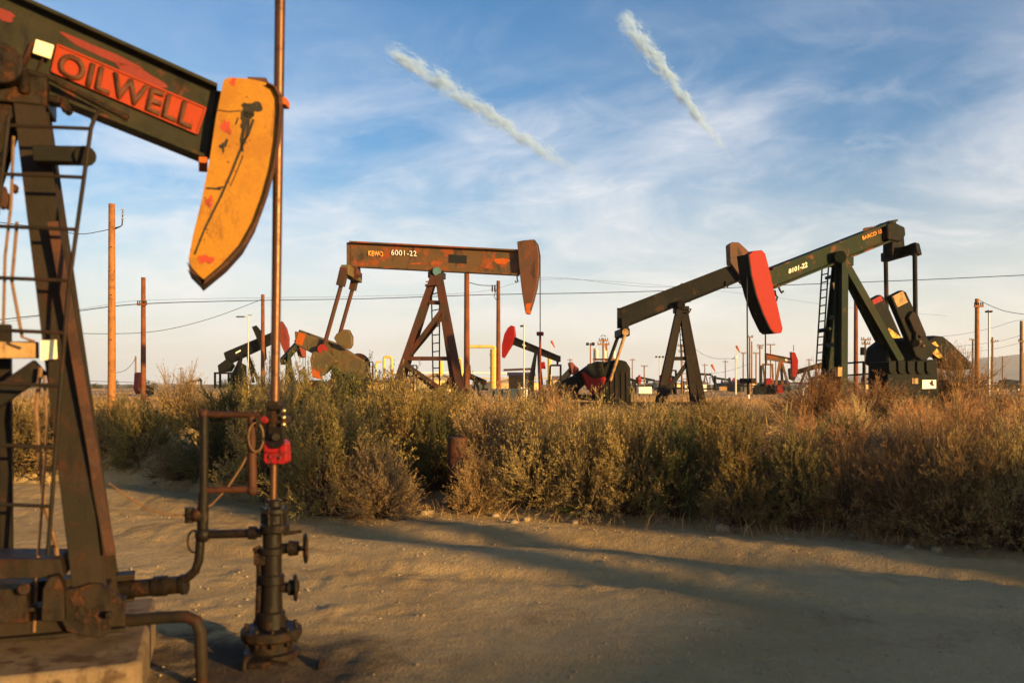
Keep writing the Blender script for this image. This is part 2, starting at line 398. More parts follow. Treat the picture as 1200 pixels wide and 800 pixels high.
def blob(cx, cy, rx, ry, n=18, seed=0, rough=.35):
    r = random.Random(seed)
    ph = [r.uniform(0, 6.28) for _ in range(4)]
    out = []
    for i in range(n):
        a = 2 * PI * i / n
        k = 1 + rough * (.5 * math.sin(2 * a + ph[0]) + .35 * math.sin(3 * a + ph[1]) + .3 * math.sin(5 * a + ph[2]) + r.uniform(-.25, .25))
        out.append((cx + rx * k * math.cos(a), cy + ry * k * math.sin(a)))
    return out


# ------------------------------------------------------------------ ground, road, hills
def axis(parts):
    out = []
    for a, b, s in parts: out += list(np.arange(a, b, s))
    return np.array(out)


def grid_mesh(name, X, Y, Z, mat):
    ny, nx = X.shape
    me = bpy.data.meshes.new(name)
    v = np.stack([X, Y, Z], -1).reshape(-1, 3)
    i = np.arange(nx * ny).reshape(ny, nx)
    f = np.stack([i[:-1, :-1], i[:-1, 1:], i[1:, 1:], i[1:, :-1]], -1).reshape(-1, 4)
    me.vertices.add(len(v)); me.vertices.foreach_set('co', v.ravel())
    me.loops.add(f.size); me.loops.foreach_set('vertex_index', f.ravel().astype(np.int32))
    me.polygons.add(len(f)); me.polygons.foreach_set('loop_start', np.arange(0, f.size, 4, dtype=np.int32))
    me.update(calc_edges=True); me.validate(); me.materials.append(M[mat]); me.shade_smooth()
    o = bpy.data.objects.new(name, me); C.objects.link(o)
    return o


gx = axis([(-5000, -400, 400), (-400, -60, 20), (-60, -12, 1.0), (-12, 9, .08), (9, 30, .7), (30, 60, 2), (60, 400, 20), (400, 5001, 400)])
gy = axis([(-400, -40, 40), (-40, 2, 2.0), (2, 16, .08), (16, 30, .3), (30, 80, 2), (80, 400, 16), (400, 6001, 400)])
GX, GY = np.meshgrid(gx, gy)
Zg = height(GX, GY)
inside = sstep(0.15, 0.6, yb(GX) - 0.1 - GY) * (np.abs(GX) < 34) * (GY > -24)
g = grid_mesh('ground', GX, GY, Zg - .07 * inside, 'ground'); tag(g, kind='structure')
rx = axis([(-32, -12, .8), (-12, 9, .05), (9, 32.1, .5)])
rv = np.concatenate([np.arange(0, 9, .05), np.arange(9, 13, .2), np.arange(13, 30, 1.0)])
RX, RV = np.meshgrid(rx, rv)
RY = yb(RX) - .1 - RV
keep = RY
RZ = height(RX, RY) + .004
r_ = grid_mesh('dirt_road', RX, RY, RZ, 'road'); tag(r_, kind='structure')
# distant hills
m, nt, out = new_mat('hill_slope')
p = nt.nodes.new('ShaderNodeBsdfPrincipled'); p.inputs['Roughness'].default_value = 1
tc = nt.nodes.new('ShaderNodeTexCoord')
nt.links.new(mixc(nt, ramp(nt, noise(nt, tc.outputs['Object'], .006, 6), .4, .6), (.16, .11, .075), (.11, .085, .06)), p.inputs['Base Color'])
nt.links.new(p.outputs[0], out.inputs['Surface']); M['hill'] = m
hx, hy = np.meshgrid(np.linspace(1100, 4600, 90), np.linspace(2300, 4200, 40))
ridge = np.interp(hx, [1100, 1300, 1500, 1700, 2000, 2600, 3400, 4600], [-6, 24, 60, 84, 108, 135, 120, 90])
prof = np.sin(np.clip((hy - 2300) / 1900, 0, 1) * PI) ** .8
HZ = ridge * prof * (1 + .5 * vnoise(hx / 260, hy / 260, 30) + .25 * vnoise(hx / 90, hy / 90, 31)) - 4
tag(grid_mesh('hills', hx, hy, HZ, 'hill'), kind='structure')

# ------------------------------------------------------------------ the yellow-headed pumpjack by the road
PA = Unit('pumpjack', 12, 4.81, 20, 0.0, 'pumpjack close to the road with a yellow horsehead and orange lettered beam', 'pumpjack')
A = PA.root
mb = MB()
PA.plate(mb, [(-150, -74), (254, 106), (243, 185), (-150, 26)], -.02, .02)
def flange(mb, a, b, w, t):
    mb.bar(PA.p(*a, 0), PA.p(*b, 0), w, t, (0, 0, 1))
flange(mb, (-150, -76), (254, 105), .17, .022)
flange(mb, (-150, 30), (243, 188), .17, .022)
for q in ((252, 106, 242, 186), (20, 8, 12, 92)):
    mb.bar(PA.p(q[0], q[1], 0), PA.p(q[2], q[3], 0), .15, .02, (0, 1, 0))
beam = mb.build('walking_beam', 'a_green', A, bevel=.004)
mb = MB()
for cx_, cy_, a_, b_, s_ in ((120, 62, 40, 6, 3), (165, 88, 26, 7, 4), (5, 18, 13, 6, 5), (40, 98, 10, 4, 8)):
    pl = [(x, y + (x - cx_) * .43) for x, y in blob(cx_, cy_, a_, b_, 22, s_)]
    PA.plate(mb, pl, -.0225, -.020)
mb.build('primer_patch', 'darkred', beam, smooth=False)
mb = MB(); PA.plate(mb, [(67, 51), (242, 126), (232, 158), (60, 85)], -.034, -.022)
plate = mb.build('name_plate', 'a_orange', A, bevel=.003)
mb = MB()
for a, b in (((68, 53), (241, 127)), ((241, 127), (231, 157)), ((231, 157), (61, 84)), ((61, 84), (68, 53))):
    mb.bar(PA.p(*a, -.036), PA.p(*b, -.036), .010, .012, (0, 1, 0))
mb.build('raised_edge', 'a_orange', plate)
letters('lettering', 'OILWELL', [(72, 59), (231, 124), (224, 152), (66, 87)], PA, -.042, 'letter_dark', plate, bold=.022, depth=.016, spacing=1.04)
mb = MB(); PA.plate(mb, [(42, 46), (63, 53), (59, 69), (38, 62)], -.075, -.06)
tg = mb.build('metal_tag', 'tagwhite', A, bevel=.003)
mb = MB(); mb.bar(PA.p(40, 50, -.05), PA.p(24, 84, -.03), .03, .02); mb.bar(PA.p(60, 60, -.06), PA.p(60, 58, -.02), .02, .02)
mb.bar(PA.p(52, 66, -.05), PA.p(42, 86, -.03), .008, .008)
mb.build('tag_bracket', 'brown_rust', tg)
# hose along the lower flange
mb = MB(); PA.cable(mb, [(-60, 78), (0, 82), (30, 84), (60, 92), (90, 108), (120, 124), (150, 139)], -.10, .018, 10)
mb.build('conduit', 'iron', A)
mb = MB()
PA.plate(mb, blob(63, 116, 14, 5, 14, 1), -.12, -.02); PA.plate(mb, blob(76, 122, 6, 8, 14, 2), -.13, -.03); PA.plate(mb, blob(46, 123, 6, 15, 14, 3), -.11, -.05)
mb.build('clamp', 'iron', A, bevel=.004)
# horsehead
HEAD = [(262, 94), (268, 91), (290, 92), (312, 97), (321, 102), (326, 112), (327, 130), (324, 165), (319, 195), (310, 228), (299, 258), (284, 285), (264, 307), (240, 328), (226, 317), (221, 303), (226, 276), (236, 236), (246, 185), (253, 138)]
mb = MB(); PA.plate(mb, HEAD, -.15, .15)
def stain(pts, mi, y=-.1515): mb.add(PA.pts(pts, y), [tuple(range(len(pts)))], mi)
for cx_, cy_, a_, b_, s_ in ((265, 149, 5, 9, 1), (244, 238, 4, 4.5, 2), (241, 304, 8, 6, 4), (273, 96, 4, 4, 5), (247, 233, 3, 3, 6)): stain(blob(cx_, cy_, a_, b_, 20, s_, .5), 1)
stain(blob(294, 128, 12, 9, 26, 9, .45), 2); stain(blob(288, 139, 7, 8, 22, 10, .6), 2); stain(blob(262, 171, 4, 6, 18, 11, .9), 2); stain(blob(253, 221, 7, 2.5, 18, 13, .8), 2)
rr = random.Random(5)
for i in range(34):
    t = rr.random(); stain(blob(232 + t * 75 + rr.uniform(-14, 14) - 10, 300 - t * 180 + rr.uniform(-22, 22), rr.uniform(.4, 1.3), rr.uniform(.4, 1.2), 7, i), rr.choice((1, 2)))
def streak(lst, w, y=-.152):
    L = [PA.p(a, b, y) for a, b in lst]
    for k_ in range(len(L) - 1):
        mb.bar(L[k_], L[k_ + 1], w * (1 - .5 * k_ / len(L)), .003, (0, 1, 0), 2)
streak([(288, 140), (283, 165), (284, 178)], .020); streak([(292, 138), (289, 160), (282, 175), (270, 205), (258, 232), (240, 268), (228, 298)], .016)
streak([(297, 140), (291, 158), (282, 172)], .014); streak([(285, 182), (276, 205), (270, 218)], .006); streak([(282, 130), (268, 131), (254, 129)], .006); streak([(279, 138), (276, 146), (279, 140)], .006)
head = mb.build('horsehead', ['a_yellow', 'red_rust', 'oil'], A)
mb = MB()
arc = HEAD[3:14]
outer = [(x + 4.5 * math.cos(math.atan2(y - 95, x - 12)), y + 4.5 * math.sin(math.atan2(y - 95, x - 12))) for x, y in arc]
outer[-1] = (238, 334)
PA.plate(mb, arc + outer[::-1], -.19, .19)
PA.plate(mb, [(224, 318), (240, 329), (238, 334), (221, 311)], -.165, .165)
mb.build('arc_plate', 'brown_rust', A, bevel=.003)
mb = MB(); mb.box(PA.p(238, 193, 0), (.05, .24, .035)); mb.build('head_bracket', 'orange', A, bevel=.004)
mb = MB(); PA.plate(mb, [(290, 90), (312, 91), (315, 97), (296, 95)], -.1, .1); mb.build('lifting_lug', 'brown_rust', A, bevel=.004)
# samson post
apex_n, apex_f = PA.p(38, 120, -.10), Vector((.12, .10, 3.05))
mb = MB(); foot = PA.p(112, 742, -.32)
mb.ibeam(PA.p(33, 95, -.08), foot, .155, .13, .018, .016, (0, 1, 0))
leg1 = mb.build('leg', 'leg_a', A, bevel=.004)
mb = MB(); mb.bar(PA.p(62, 260, -.31), PA.p(130, 650, -.37), .05, .018, (0, 1, 0)); mb.build('edge_bar', 'brown_rust', leg1)
mb = MB(); ff = Vector((foot.x, .32, foot.z)); mb.ibeam(Vector((PA.p(33, 95, -.08).x, .08, 3.3)), ff, .155, .13, .018, .016, (0, 1, 0)); mb.build('leg', 'leg_a', A, bevel=.004)
for s_ in (-.35, .35):
    mb = MB(); mb.ibeam(Vector((-.05, s_ * .3, 3.2)), Vector((-.85, s_, .36)), .15, .13, .018, .016, (0, 1, 0)); mb.build('leg', 'leg_a', A, bevel=.004)
mb = MB(); PA.bar(mb, (-60, 410), (44, 410), -.2, -.2, .09, .1); mb.build('cross_beam', 'tan', A, bevel=.004)
mb = MB(); PA.bar(mb, (48, 430), (-60, 505), -.2, -.2, .10, .08); PA.bar(mb, (6, 380), (8, 655), .1, .1, .06, .06); PA.bar(mb, (0, 400), (0, 655), .1, .1, .03, .03)
mb.build('diagonal_brace', 'blackleg', A, bevel=.004)
mb = MB(); PA.bar(mb, (40, 182), (100, 183), -.3, -.3, .085, .10); mb.tube(PA.p(100, 183, -.38), PA.p(100, 183, -.22), .055)
mb.build('bracket_beam', 'blackgreen', A, bevel=.004)
mb = MB(); mb.box((0, 0, 3.32), (.42, .34, .16)); mb.tube((0, -.26, 3.42), (0, .26, 3.42), .11); mb.tube((.1, -.23, 3.42), (.1, -.16, 3.3), .03)
mb.box((.02, 0, 3.22), (.3, .26, .12))
mb.build('saddle_bearing', 'iron', A, bevel=.01)
mb = MB(); PA.plate(mb, [(57, 398), (66, 398), (67, 420), (48, 422), (48, 398)], -.315, -.305); mb.build('white_label', 'tagwhite', A)
# ladder
mb = MB(); YL = -.46
def railx(y, right): 
    pts_ = [(140, 108), (340, 80), (640, 56)] if right else [(140, 10), (340, -14), (640, -40)]
    return float(np.interp(y, [a for a, _ in pts_], [b for _, b in pts_]))
for rt in (True, False): mb.path([PA.p(railx(y, rt) + (4 if y == 136 and rt else 0), y, YL) for y in (136, 150, 240, 340, 490, 650)], .011, 8)
for y in (149, 206, 267, 327, 388, 450, 522, 591): mb.path([PA.p(railx(y, False), y - 2, YL), PA.p(railx(y, True), y + 2, YL)], .010, 8)
PA.cable(mb, [(108, 142), (112, 136), (118, 128)], YL, .011); mb.bar(PA.p(58, 640, YL), PA.p(62, 640, -.3), .02, .02)
mb.build('ladder', 'blackleg', A)
mb = MB()
PA.cable(mb, [(20, 260), (14, 330), (26, 395), (40, 400)], -.42, .009); PA.cable(mb, [(48, 430), (42, 480), (47, 540), (52, 590), (66, 640), (70, 690)], -.3, .012)
PA.cable(mb, [(52, 440), (55, 500), (50, 580), (44, 660), (40, 740)], -.36, .008); PA.cable(mb, [(16, 160), (13, 240), (6, 300), (4, 380)], -.42, .008)
mb.build('hanging_cable', 'hose', A)
mb = MB(); PA.plate(mb, blob(4, 232, 5, 14, 14, 4), -.42, -.36); PA.plate(mb, blob(16, 220, 4, 4, 14, 5), -.36, -.3); mb.build('valve_lump', 'brown_rust', A)
# skid frame on the pad
mb = MB()
for s_ in (-.34, .34): mb.ibeam(Vector((-3.0, s_, .44)), Vector((.62, s_, .44)), .14, .17, .02, .02)
for x_ in (-2.4, -1.6, -.9, -.45, .05, .45): mb.ibeam(Vector((x_, -.27, .44)), Vector((x_, .27, .44)), .1, .15, .02, .02)
PA.plate(mb, [(-60, 655), (70, 655), (76, 676), (-60, 680)], -.42, -.1)
mb.build('skid_frame', 'leg_a', A, bevel=.005)
mb = MB(); PA.plate(mb, [(50, 690), (57, 676), (68, 674), (75, 690), (76, 728), (48, 728)], -.5, -.40); PA.plate(mb, [(-20, 690), (30, 690), (34, 730), (-20, 730)], -.44, -.2)
PA.plate(mb, blob(105, 715, 36, 34, 16, 3, .15), -.42, -.38); mb.tube(PA.p(28, 690, -.5), PA.p(28, 690, -.4), .03); mb.tube(PA.p(128, 720, -.5), PA.p(128, 720, -.36), .02)
mb.build('anchor_bracket', 'iron', A, bevel=.006)
# concrete pad
mb = MB(); q = PA.p(166, 777, -.72); zt = q.z
xr = q.x
prf = [(-3.6, -.72), (xr - .06, -.72), (xr, -.66), (xr, .75), (-3.6, .75)]
def rough_slab(mb, prf, z0, z1):
    n = len(prf); mb.prism([Vector((a, b, z1)) for a, b in prf], [Vector((a, b, z0)) for a, b in prf])
rough_slab(mb, prf, -.2, min(zt, .36))
pad = mb.build('concrete_pad', 'concrete', None, bevel=.03); pad.location = PA.loc; pad.rotation_euler = (0, 0, PA.yaw)
tag(pad, 'oil-stained concrete pad under the pumpjack with the yellow head', 'concrete pad')
# dirt and debris spilled on the pad
PADZ = min(zt, .36)

# polished rod belongs to the pumpjack's head
PW = Unit('wellhead', 320, 5.3, 0, 0.0, 'oily wellhead with valve wheels below the long polished rod', 'wellhead')
Wl = PW.root
mb = MB(); mb.path([PW.p(329, -60), PW.p(325, 250), PW.p(322, 480)], [.033, .030, .028], 16)
mb.build('pump_rod', 'rod', None)
rod = bpy.data.objects['pump_rod']; rod.location = PW.loc
tag(rod, 'long shiny brown pump rod rising past the yellow horsehead', 'pump rod')
mb = MB(); mb.path([PW.p(322, 480), PW.p(320, 596)], [.021, .021], 14); mb.build('polished_liner', 'rod', rod)
mb = MB()
PW.plate(mb, [(312, 470), (327, 470), (329, 515), (311, 515)], -.05, .05); PW.plate(mb, [(306, 488), (336, 488), (336, 497), (306, 497)], -.06, .06)
mb.tube(PW.p(318, 500, -.07), PW.p(318, 500, .07), .025); mb.tube(PW.p(312, 478, -.07), PW.p(334, 478, -.07), .012)
mb.build('rod_clamp', 'iron', rod, bevel=.008)
mb = MB(); PW.plate(mb, [(309, 520), (313, 516), (331, 516), (335, 520), (336, 540), (333, 543.5), (312, 543.5), (309, 540)], -.055, .055)
mb.tube(PW.p(316, 535, -.068), PW.p(316, 535, -.05), .010, n=6); mb.tube(PW.p(328, 536, -.068), PW.p(328, 536, -.05), .010, n=6); mb.bar(PW.p(310, 530, -.058), PW.p(335, 530, -.058), .012, .008)
mb.build('carrier_block', 'redbox', rod, bevel=.006)
mb = MB(); PW.plate(mb, [(314, 500), (332, 500), (332, 519), (327, 525), (319, 525), (314, 518)], -.085, -.056); mb.tube(PW.p(323, 512, -.11), PW.p(323, 512, -.08), .028, n=6); mb.build('clamp_plate', 'oil', rod, bevel=.004)
mb = MB(); PW.plate(mb, blob(309, 492, 4, 5, 12, 4, .2), -.09, -.05); mb.build('red_cap', 'redbox', rod, bevel=.006)
for y in (481, 489, 497):
    mb = MB(); mb.sphere(PW.p(332.5, y, -.08), .014); mb.build('bolt_head', 'brass', rod)
mb = MB(); mb.box(PW.p(333, 121, 0), (.045, .1, .045)); mb.build('rod_guide', 'orange', rod, bevel=.005)

def lat(lst, y=0.0):
    """profile given as (half width px, y px) -> lathe about the wellhead axis at px"""
    return lst
def wl_lathe(mb, pxc, prof_px, n=24):
    c = PW.p(pxc, 600); prof = [(w * .0053, PW.p(pxc, yy).z) for w, yy in prof_px]
    mb.lathe([(r, z) for r, z in prof[::-1]], (c.x, 0, 0), 'Z', n)
mb = MB(); wl_lathe(mb, 322, [(3, 584), (7, 586), (8, 593), (15, 595), (16, 600), (14, 602), (14, 612), (17, 614), (17, 622), (12, 624)])
for k_ in range(6):
    a_ = k_ * PI / 3 + .3; c_ = PW.p(322, 606); mb.tube((c_.x + .075 * math.cos(a_), .075 * math.sin(a_), PW.p(322, 624).z), (c_.x + .075 * math.cos(a_), .075 * math.sin(a_), PW.p(322, 592).z), .010, n=6)
mb.build('stuffing_box', 'oil', Wl, bevel=.003)
mb = MB(); wl_lathe(mb, 319, [(11, 620), (11, 640), (15, 641), (15, 648), (11, 649), (11, 672), (14, 673), (14, 683), (11, 684), (12, 715), (15, 716), (16, 736)])
mb.build('wellhead_body', 'oil', Wl, bevel=.003)
mb = MB(); mb.path([PW.p(300, 640), PW.p(304, 648), PW.p(305, 668), PW.p(304, 732)], [.026, .03, .024, .03], 12); mb.bar(PW.p(303, 690), PW.p(318, 690), .05, .04); PW.plate(mb, [(297, 648), (311, 648), (311, 662), (297, 662)], -.05, .05)
mb.build('side_column', 'iron', Wl, bevel=.004)
mb = MB(); wl_lathe(mb, 318, [(33, 734), (35, 736), (35, 744), (33, 746), (25, 747), (25, 760), (31, 761), (31, 768), (24, 770), (24, 800)], 28)
for k_ in range(10):
    a_ = k_ * PI / 5; c_ = PW.p(318, 740); mb.tube((c_.x + .155 * math.cos(a_), .155 * math.sin(a_), PW.p(318, 752).z), (c_.x + .155 * math.cos(a_), .155 * math.sin(a_), PW.p(318, 730).z), .014, n=6)
mb.build('casing_flange', 'iron', Wl, bevel=.004)
for (yy, x1, rr_, lb) in ((642, 358, .083, 0), (688, 346, .072, 0)):
    mb = MB(); mb.path([PW.p(328, yy), PW.p(338, yy), PW.p(339, yy), PW.p(349, yy), PW.p(350, yy), PW.p(x1, yy)], [.03, .035, .05, .045, .018, .012], 12)
    vs = mb.build('side_valve', 'oil', Wl)
    mb = MB(); c_ = PW.p(x1, yy)
    ring = [c_ + Vector((0, rr_ * math.cos(2 * PI * k_ / 20), rr_ * math.sin(2 * PI * k_ / 20))) for k_ in range(21)]
    Rt = Matrix.Rotation(.32, 3, 'Z')
    mb.path([c_ + Rt @ (q_ - c_) for q_ in ring], .011, 8)
    for k_ in range(3): mb.path([c_ + Rt @ Vector((0, rr_ * math.cos(k_ * PI / 3), rr_ * math.sin(k_ * PI / 3))), c_ - Rt @ Vector((0, rr_ * math.cos(k_ * PI / 3), rr_ * math.sin(k_ * PI / 3)))], .008, 6)
    mb.sphere(c_, .018, 6)
    mb.build('hand_wheel', 'iron', vs)
mb = MB(); mb.path([PW.p(332, 625), PW.p(346, 623), PW.p(353, 622)], [.014, .012, .010], 8); mb.build('lever', 'iron', Wl)
mb = MB()
mb.bar(PW.p(292, 782, -.2), PW.p(318, 782, -.2), .09, .09); mb.tube(PW.p(286, 782, -.2), PW.p(292, 782, -.2), .075, n=16); mb.tube(PW.p(310, 782, -.2), PW.p(336, 786, -.15), .05, n=14)
mb.tube(PW.p(374, 786, -.15), PW.p(378, 786, -.15), .085, n=20); mb.tube(PW.p(335, 786, -.15), PW.p(376, 786, -.15), .02)
mb.build('cellar_valve', 'iron', Wl, bevel=.01)

# flow line frame left of the wellhead
FL = Unit('flow_line', 238, 5.3, 0, 0.0, 'rusty rectangular pipe loop and valve joining the wellhead from the left', 'pipework')
Fr = FL.root
def fp(mb, lst, r, n=12): mb.path([FL.p(a, b) for a, b in lst], r, n)
mb = MB(); fp(mb, [(239, 484), (239, 575)], .026); fp(mb, [(239, 575), (237, 628)], .034); fp(mb, [(235, 628), (234, 645), (233, 656), (229, 668), (220, 676), (205, 683)], .028)
mb.build('riser_pipe', 'oil', Fr)
mb = MB(); fp(mb, [(236, 485), (304, 486)], .020); fp(mb, [(295, 488), (296, 577)], .027); fp(mb, [(242, 574), (293, 573)], .021)
mb.sphere(FL.p(239, 485), .032, 8); mb.sphere(FL.p(296, 574), .034, 8)
mb.build('loop_pipe', 'brown_rust', Fr)
mb = MB(); fp(mb, [(240, 626), (306, 624)], .028); fp(mb, [(292, 624), (300, 624)], .042); mb.sphere(FL.p(238, 626), .05, 8); mb.build('cross_pipe', 'oil', Fr)
mb = MB(); fp(mb, [(240, 603), (221, 604)], .036); fp(mb, [(222, 594), (222, 612)], .028); mb.sphere(FL.p(232, 603), .045, 8); 
mb.path([FL.p(227 + 7 * math.cos(t), 634 + 13 * math.sin(t)) for t in np.linspace(.5, 5.5, 12)], .007, 6)
mb.build('check_valve', 'iron', Fr)
mb = MB(); fp(mb, [(100, 694), (150, 690), (217, 684)], .055, 16); mb.build('discharge_pipe', 'iron', Fr)
for a_ in ([(181, 686.5), (195, 685.8)], [(213, 684.5), (218, 684)]):
    mb = MB(); fp(mb, a_, .064, 16); mb.build('pipe_band', 'oil', Fr)
mb = MB(); fp(mb, [(128, 566), (150, 582), (175, 597), (200, 603), (224, 603), (248, 591), (266, 572), (282, 548), (297, 520), (302, 505)], .0065, 6)
mb.path([FL.p(300 + 9 * math.cos(t), 512 + 17 * math.sin(t), -.05) for t in np.linspace(0, 6.28, 18)], .006, 6)
cab = mb.build('slack_cable', 'hose', None); cab.location = FL.loc; tag(cab, 'thin brown cable sagging from the pumpjack leg to the red rod clamp', 'cable')
# bent pipe in front
UPp = Unit('bent_pipe', 220, 4.75, 0, 0.0, 'dark bent pipe rising out of the ground in front of the concrete pad', 'pipe')
mb = MB(); mb.path([UPp.p(a, b) for a, b in ((150, 727), (190, 723), (218, 722), (230, 727), (235, 740), (236, 770), (237, 812))], .034, 14); 
o = mb.build('bent_pipe_body', 'leg_a', UPp.root)
o.name = 'pipe_body'

# ------------------------------------------------------------------ generic pieces
def ladder(U, name, parent, mat, rails, n, yl, r=.03):
    (a0, a1), (b0, b1) = rails; mb = MB()
    mb.tube(U.p(*a0, yl), U.p(*a1, yl), r, n=6); mb.tube(U.p(*b0, yl), U.p(*b1, yl), r, n=6)
    for i in range(1, n):
        t = i / n
        mb.tube(U.p(a0[0] + (a1[0] - a0[0]) * t, a0[1] + (a1[1] - a0[1]) * t, yl), U.p(b0[0] + (b1[0] - b0[0]) * t, b0[1] + (b1[1] - b0[1]) * t, yl), r * .8, n=5)
    return mb.build(name, mat, parent)


def legs(U, mat, lst, w=.28, depth=.28):
    for a, b, ya, yb_ in lst:
        mb = MB(); mb.ibeam(U.p(a[0], a[1], ya), U.p(b[0], b[1], yb_), w, depth, .04, .04, (0, 1, 0)); mb.build('leg', mat, U.root)


def bars(U, name, mat, lst, w=.14, h=.14):
    for a, b, ya, yb_ in lst:
        mb = MB(); U.bar(mb, a, b, ya, yb_, w, h); mb.build(name, mat, U.root)


def beamI(U, mat, T0, T1, B1, B0, w, t=.05, stiff=()):
    mb = MB(); U.plate(mb, [T0, T1, B1, B0], -.04, .04)
    mb.bar(U.p(*T0, 0), U.p(*T1, 0), w, t); mb.bar(U.p(*B0, 0), U.p(*B1, 0), w, t)
    for s in stiff:
        a = [T0[i] + (T1[i] - T0[i]) * s for i in (0, 1)]; b = [B0[i] + (B1[i] - B0[i]) * s for i in (0, 1)]
        mb.bar(U.p(*a, 0), U.p(*b, 0), w * .92, .05, (0, 1, 0))
    return mb.build('walking_beam', mat, U.root)


# ------------------------------------------------------------------ pumpjack with the long rust-flecked level beam
UB = Unit('pumpjack', 513, 35, -8, None, 'rust-flecked olive pumpjack with a level numbered beam left of the tall brown pole', 'pumpjack')
R_ = UB.root
beamI(UB, 'b_beam', (411, 284), (607, 294), (608, 322), (411, 312), .42, .06, (0.003, .463, .575, .995))
letters('number', '6001-22', [(458, 292.5), (488, 294), (488, 300.5), (458, 299)], UB, -.07, 'white', R_, bold=.01, depth=.01, spacing=1.05)
letters('faded_lettering', 'KEWO', [(431, 293.5), (449, 294.5), (449, 301), (431, 300)], UB, -.065, 'letter_orange', R_, bold=.05, depth=.01)
mb = MB(); UB.plate(mb, [(526, 298), (547, 299.5), (547, 309), (526, 307.5)], -.06, -.045); mb.build('black_patch', 'patch', R_)
for b_ in ((588, 306, 8, 4, 20, 3, .3), (572, 312, 9, 3, 20, 6, .5), (509, 308, 5, 3, 16, 7, .5), (490, 309, 8, 1.6, 16, 8, .5)):
    mb = MB(); UB.plate(mb, blob(*b_), -.055, -.043); mb.build('orange_patch', 'orange' if b_[5] == 3 else 'rust_orange', R_)
mb = MB(); UB.plate(mb, [(606, 283), (614, 281.5), (625, 280.5), (629, 286), (631.5, 300), (631, 318), (628.5, 336), (624, 353), (619.5, 367), (615.5, 366.5), (612, 345), (608, 312)], -.3, .3); mb.build('horsehead', 'b_head', R_, bevel=.02)
mb = MB(); UB.plate(mb, [(616, 356), (623, 355), (619.5, 367.3), (615.5, 366.8)], -.31, .31); mb.build('orange_tip', 'orange', R_)
mb = MB(); 
for y_ in (-.12, .12): UB.cable(mb, [(626, 281), (630.5, 287), (633, 300), (633, 330), (633, 390)], y_, .022)
mb.build('bridle', 'wire', R_)
mb = MB(); mb.box(UB.p(633, 391), (.25, .4, .14)); UB.cable(mb, [(633, 390), (633, 464)], 0, .045, 8); mb.build('pump_rod', 'darkred', R_)
mb = MB(); UB.cable(mb, [(606, 323), (606, 327), (607, 329), (605, 331), (603.5, 329)], -.1, .03); mb.build('hook', 'iron', R_)
mb = MB(); mb.tube(UB.p(512, 318, -.42), UB.p(512, 318, .42), .17, n=16); mb.build('saddle_bearing', 'tealbearing', R_)
mb = MB(); mb.box(UB.p(512, 323), (.6, .7, .25)); mb.build('saddle', 'iron', R_, bevel=.02)
legs(UB, 'b_leg', [((514, 322), (544, 478), -.25, -.95), ((514, 322), (536, 474), .25, .95), ((509, 324), (456, 476), -.25, -.8), ((509, 324), (463, 470), .25, .8)], .27, .30)
bars(UB, 'post_brace', 'b_leg', [((503, 354), (518, 355), -.3, -.3), ((474, 420), (530, 420), -.6, -.6), ((519, 362), (480, 414), -.5, -.5), ((519, 370), (481, 416), .2, .2), ((474, 426), (532, 466), -.7, -.9), ((474, 426), (520, 466), .5, .7)], .16, .17)
ladder(UB, 'ladder', R_, 'blackleg', (((505.5, 335), (508, 470)), ((515, 333), (515, 470))), 14, .75, .03)
mb = MB(); UB.plate(mb, [(498, 333), (512, 331), (512, 333.5), (498, 335.5)], -.7, -.2); mb.bar(UB.p(499, 330, -.7), UB.p(511, 330, -.7), .04, .04); mb.build('service_step', 'b_leg', R_)
# equaliser and pitmans
mb = MB(); UB.plate(mb, [(410, 312), (418, 312), (419, 321), (413, 327), (409, 318)], -.25, .25); mb.build('tail_bearing', 'b_leg', R_, bevel=.02)
mb = MB(); mb.bar(UB.p(404, 316, -.95), UB.p(420, 326, .95), .34, .42); mb.build('equalizer', 'b_olive', R_, bevel=.03)
pn = UB.p(379, 408, -.85)
mb = MB(); mb.bar(UB.p(404, 314, -.85), UB.p(399, 335, -.85), .3, .3); mb.tube(UB.p(401, 330, -.85), pn, .085, n=10); mb.build('pitman_arm', 'b_leg', R_)
mb = MB(); mb.bar(UB.p(417, 322, .85), UB.p(413, 340, .85), .26, .26); mb.tube(UB.p(415, 332, .85), UB.p(398, 392, .85), .085, n=10); mb.build('pitman_arm', 'b_leg', R_)
mb = MB(); mb.tube(UB.p(378, 409, -.98), UB.p(378, 409, -.72), .2, n=16); mb.build('crank_pin', 'redbox', R_)
# near crank arm with its counterweights
CR = [(345, 388), (352, 389), (361, 393), (395, 404), (428, 424), (433, 434), (424, 445), (412, 444), (380, 425), (364, 413), (346, 404)]
mb = MB(); UB.plate(mb, CR, -.72, -.48); ck = mb.build('crank', 'b_olive', R_, bevel=.03)
mb = MB(); UB.plate(mb, [(350, 389), (358, 392), (354, 405), (346, 402)], -.735, -.722); mb.build('orange_band', 'orange', ck)
mb = MB(); UB.plate(mb, [(363, 421), (366, 412), (380, 410), (396, 424), (386, 428), (378, 440), (366, 441)], -1.0, -.725); cw = mb.build('counterweight', 'b_olive', ck, bevel=.03)
mb = MB(); UB.plate(mb, [(365, 432), (374, 436), (375, 444), (366, 442)], -1.01, -.74); mb.build('orange_corner', 'orange', cw)
mb = MB(); UB.plate(mb, [(391, 396), (394, 391), (402, 386), (408, 386), (412, 394), (412, 404), (408, 409), (396, 404)], -1.0, -.725); mb.build('counterweight', 'b_olive', ck, bevel=.03)
mb = MB(); UB.plate(mb, [(350, 386), (395, 402), (428, 424), (424, 445), (380, 425), (348, 400)], .48, .72); ck = mb.build('crank', 'b_olive', R_, bevel=.03)
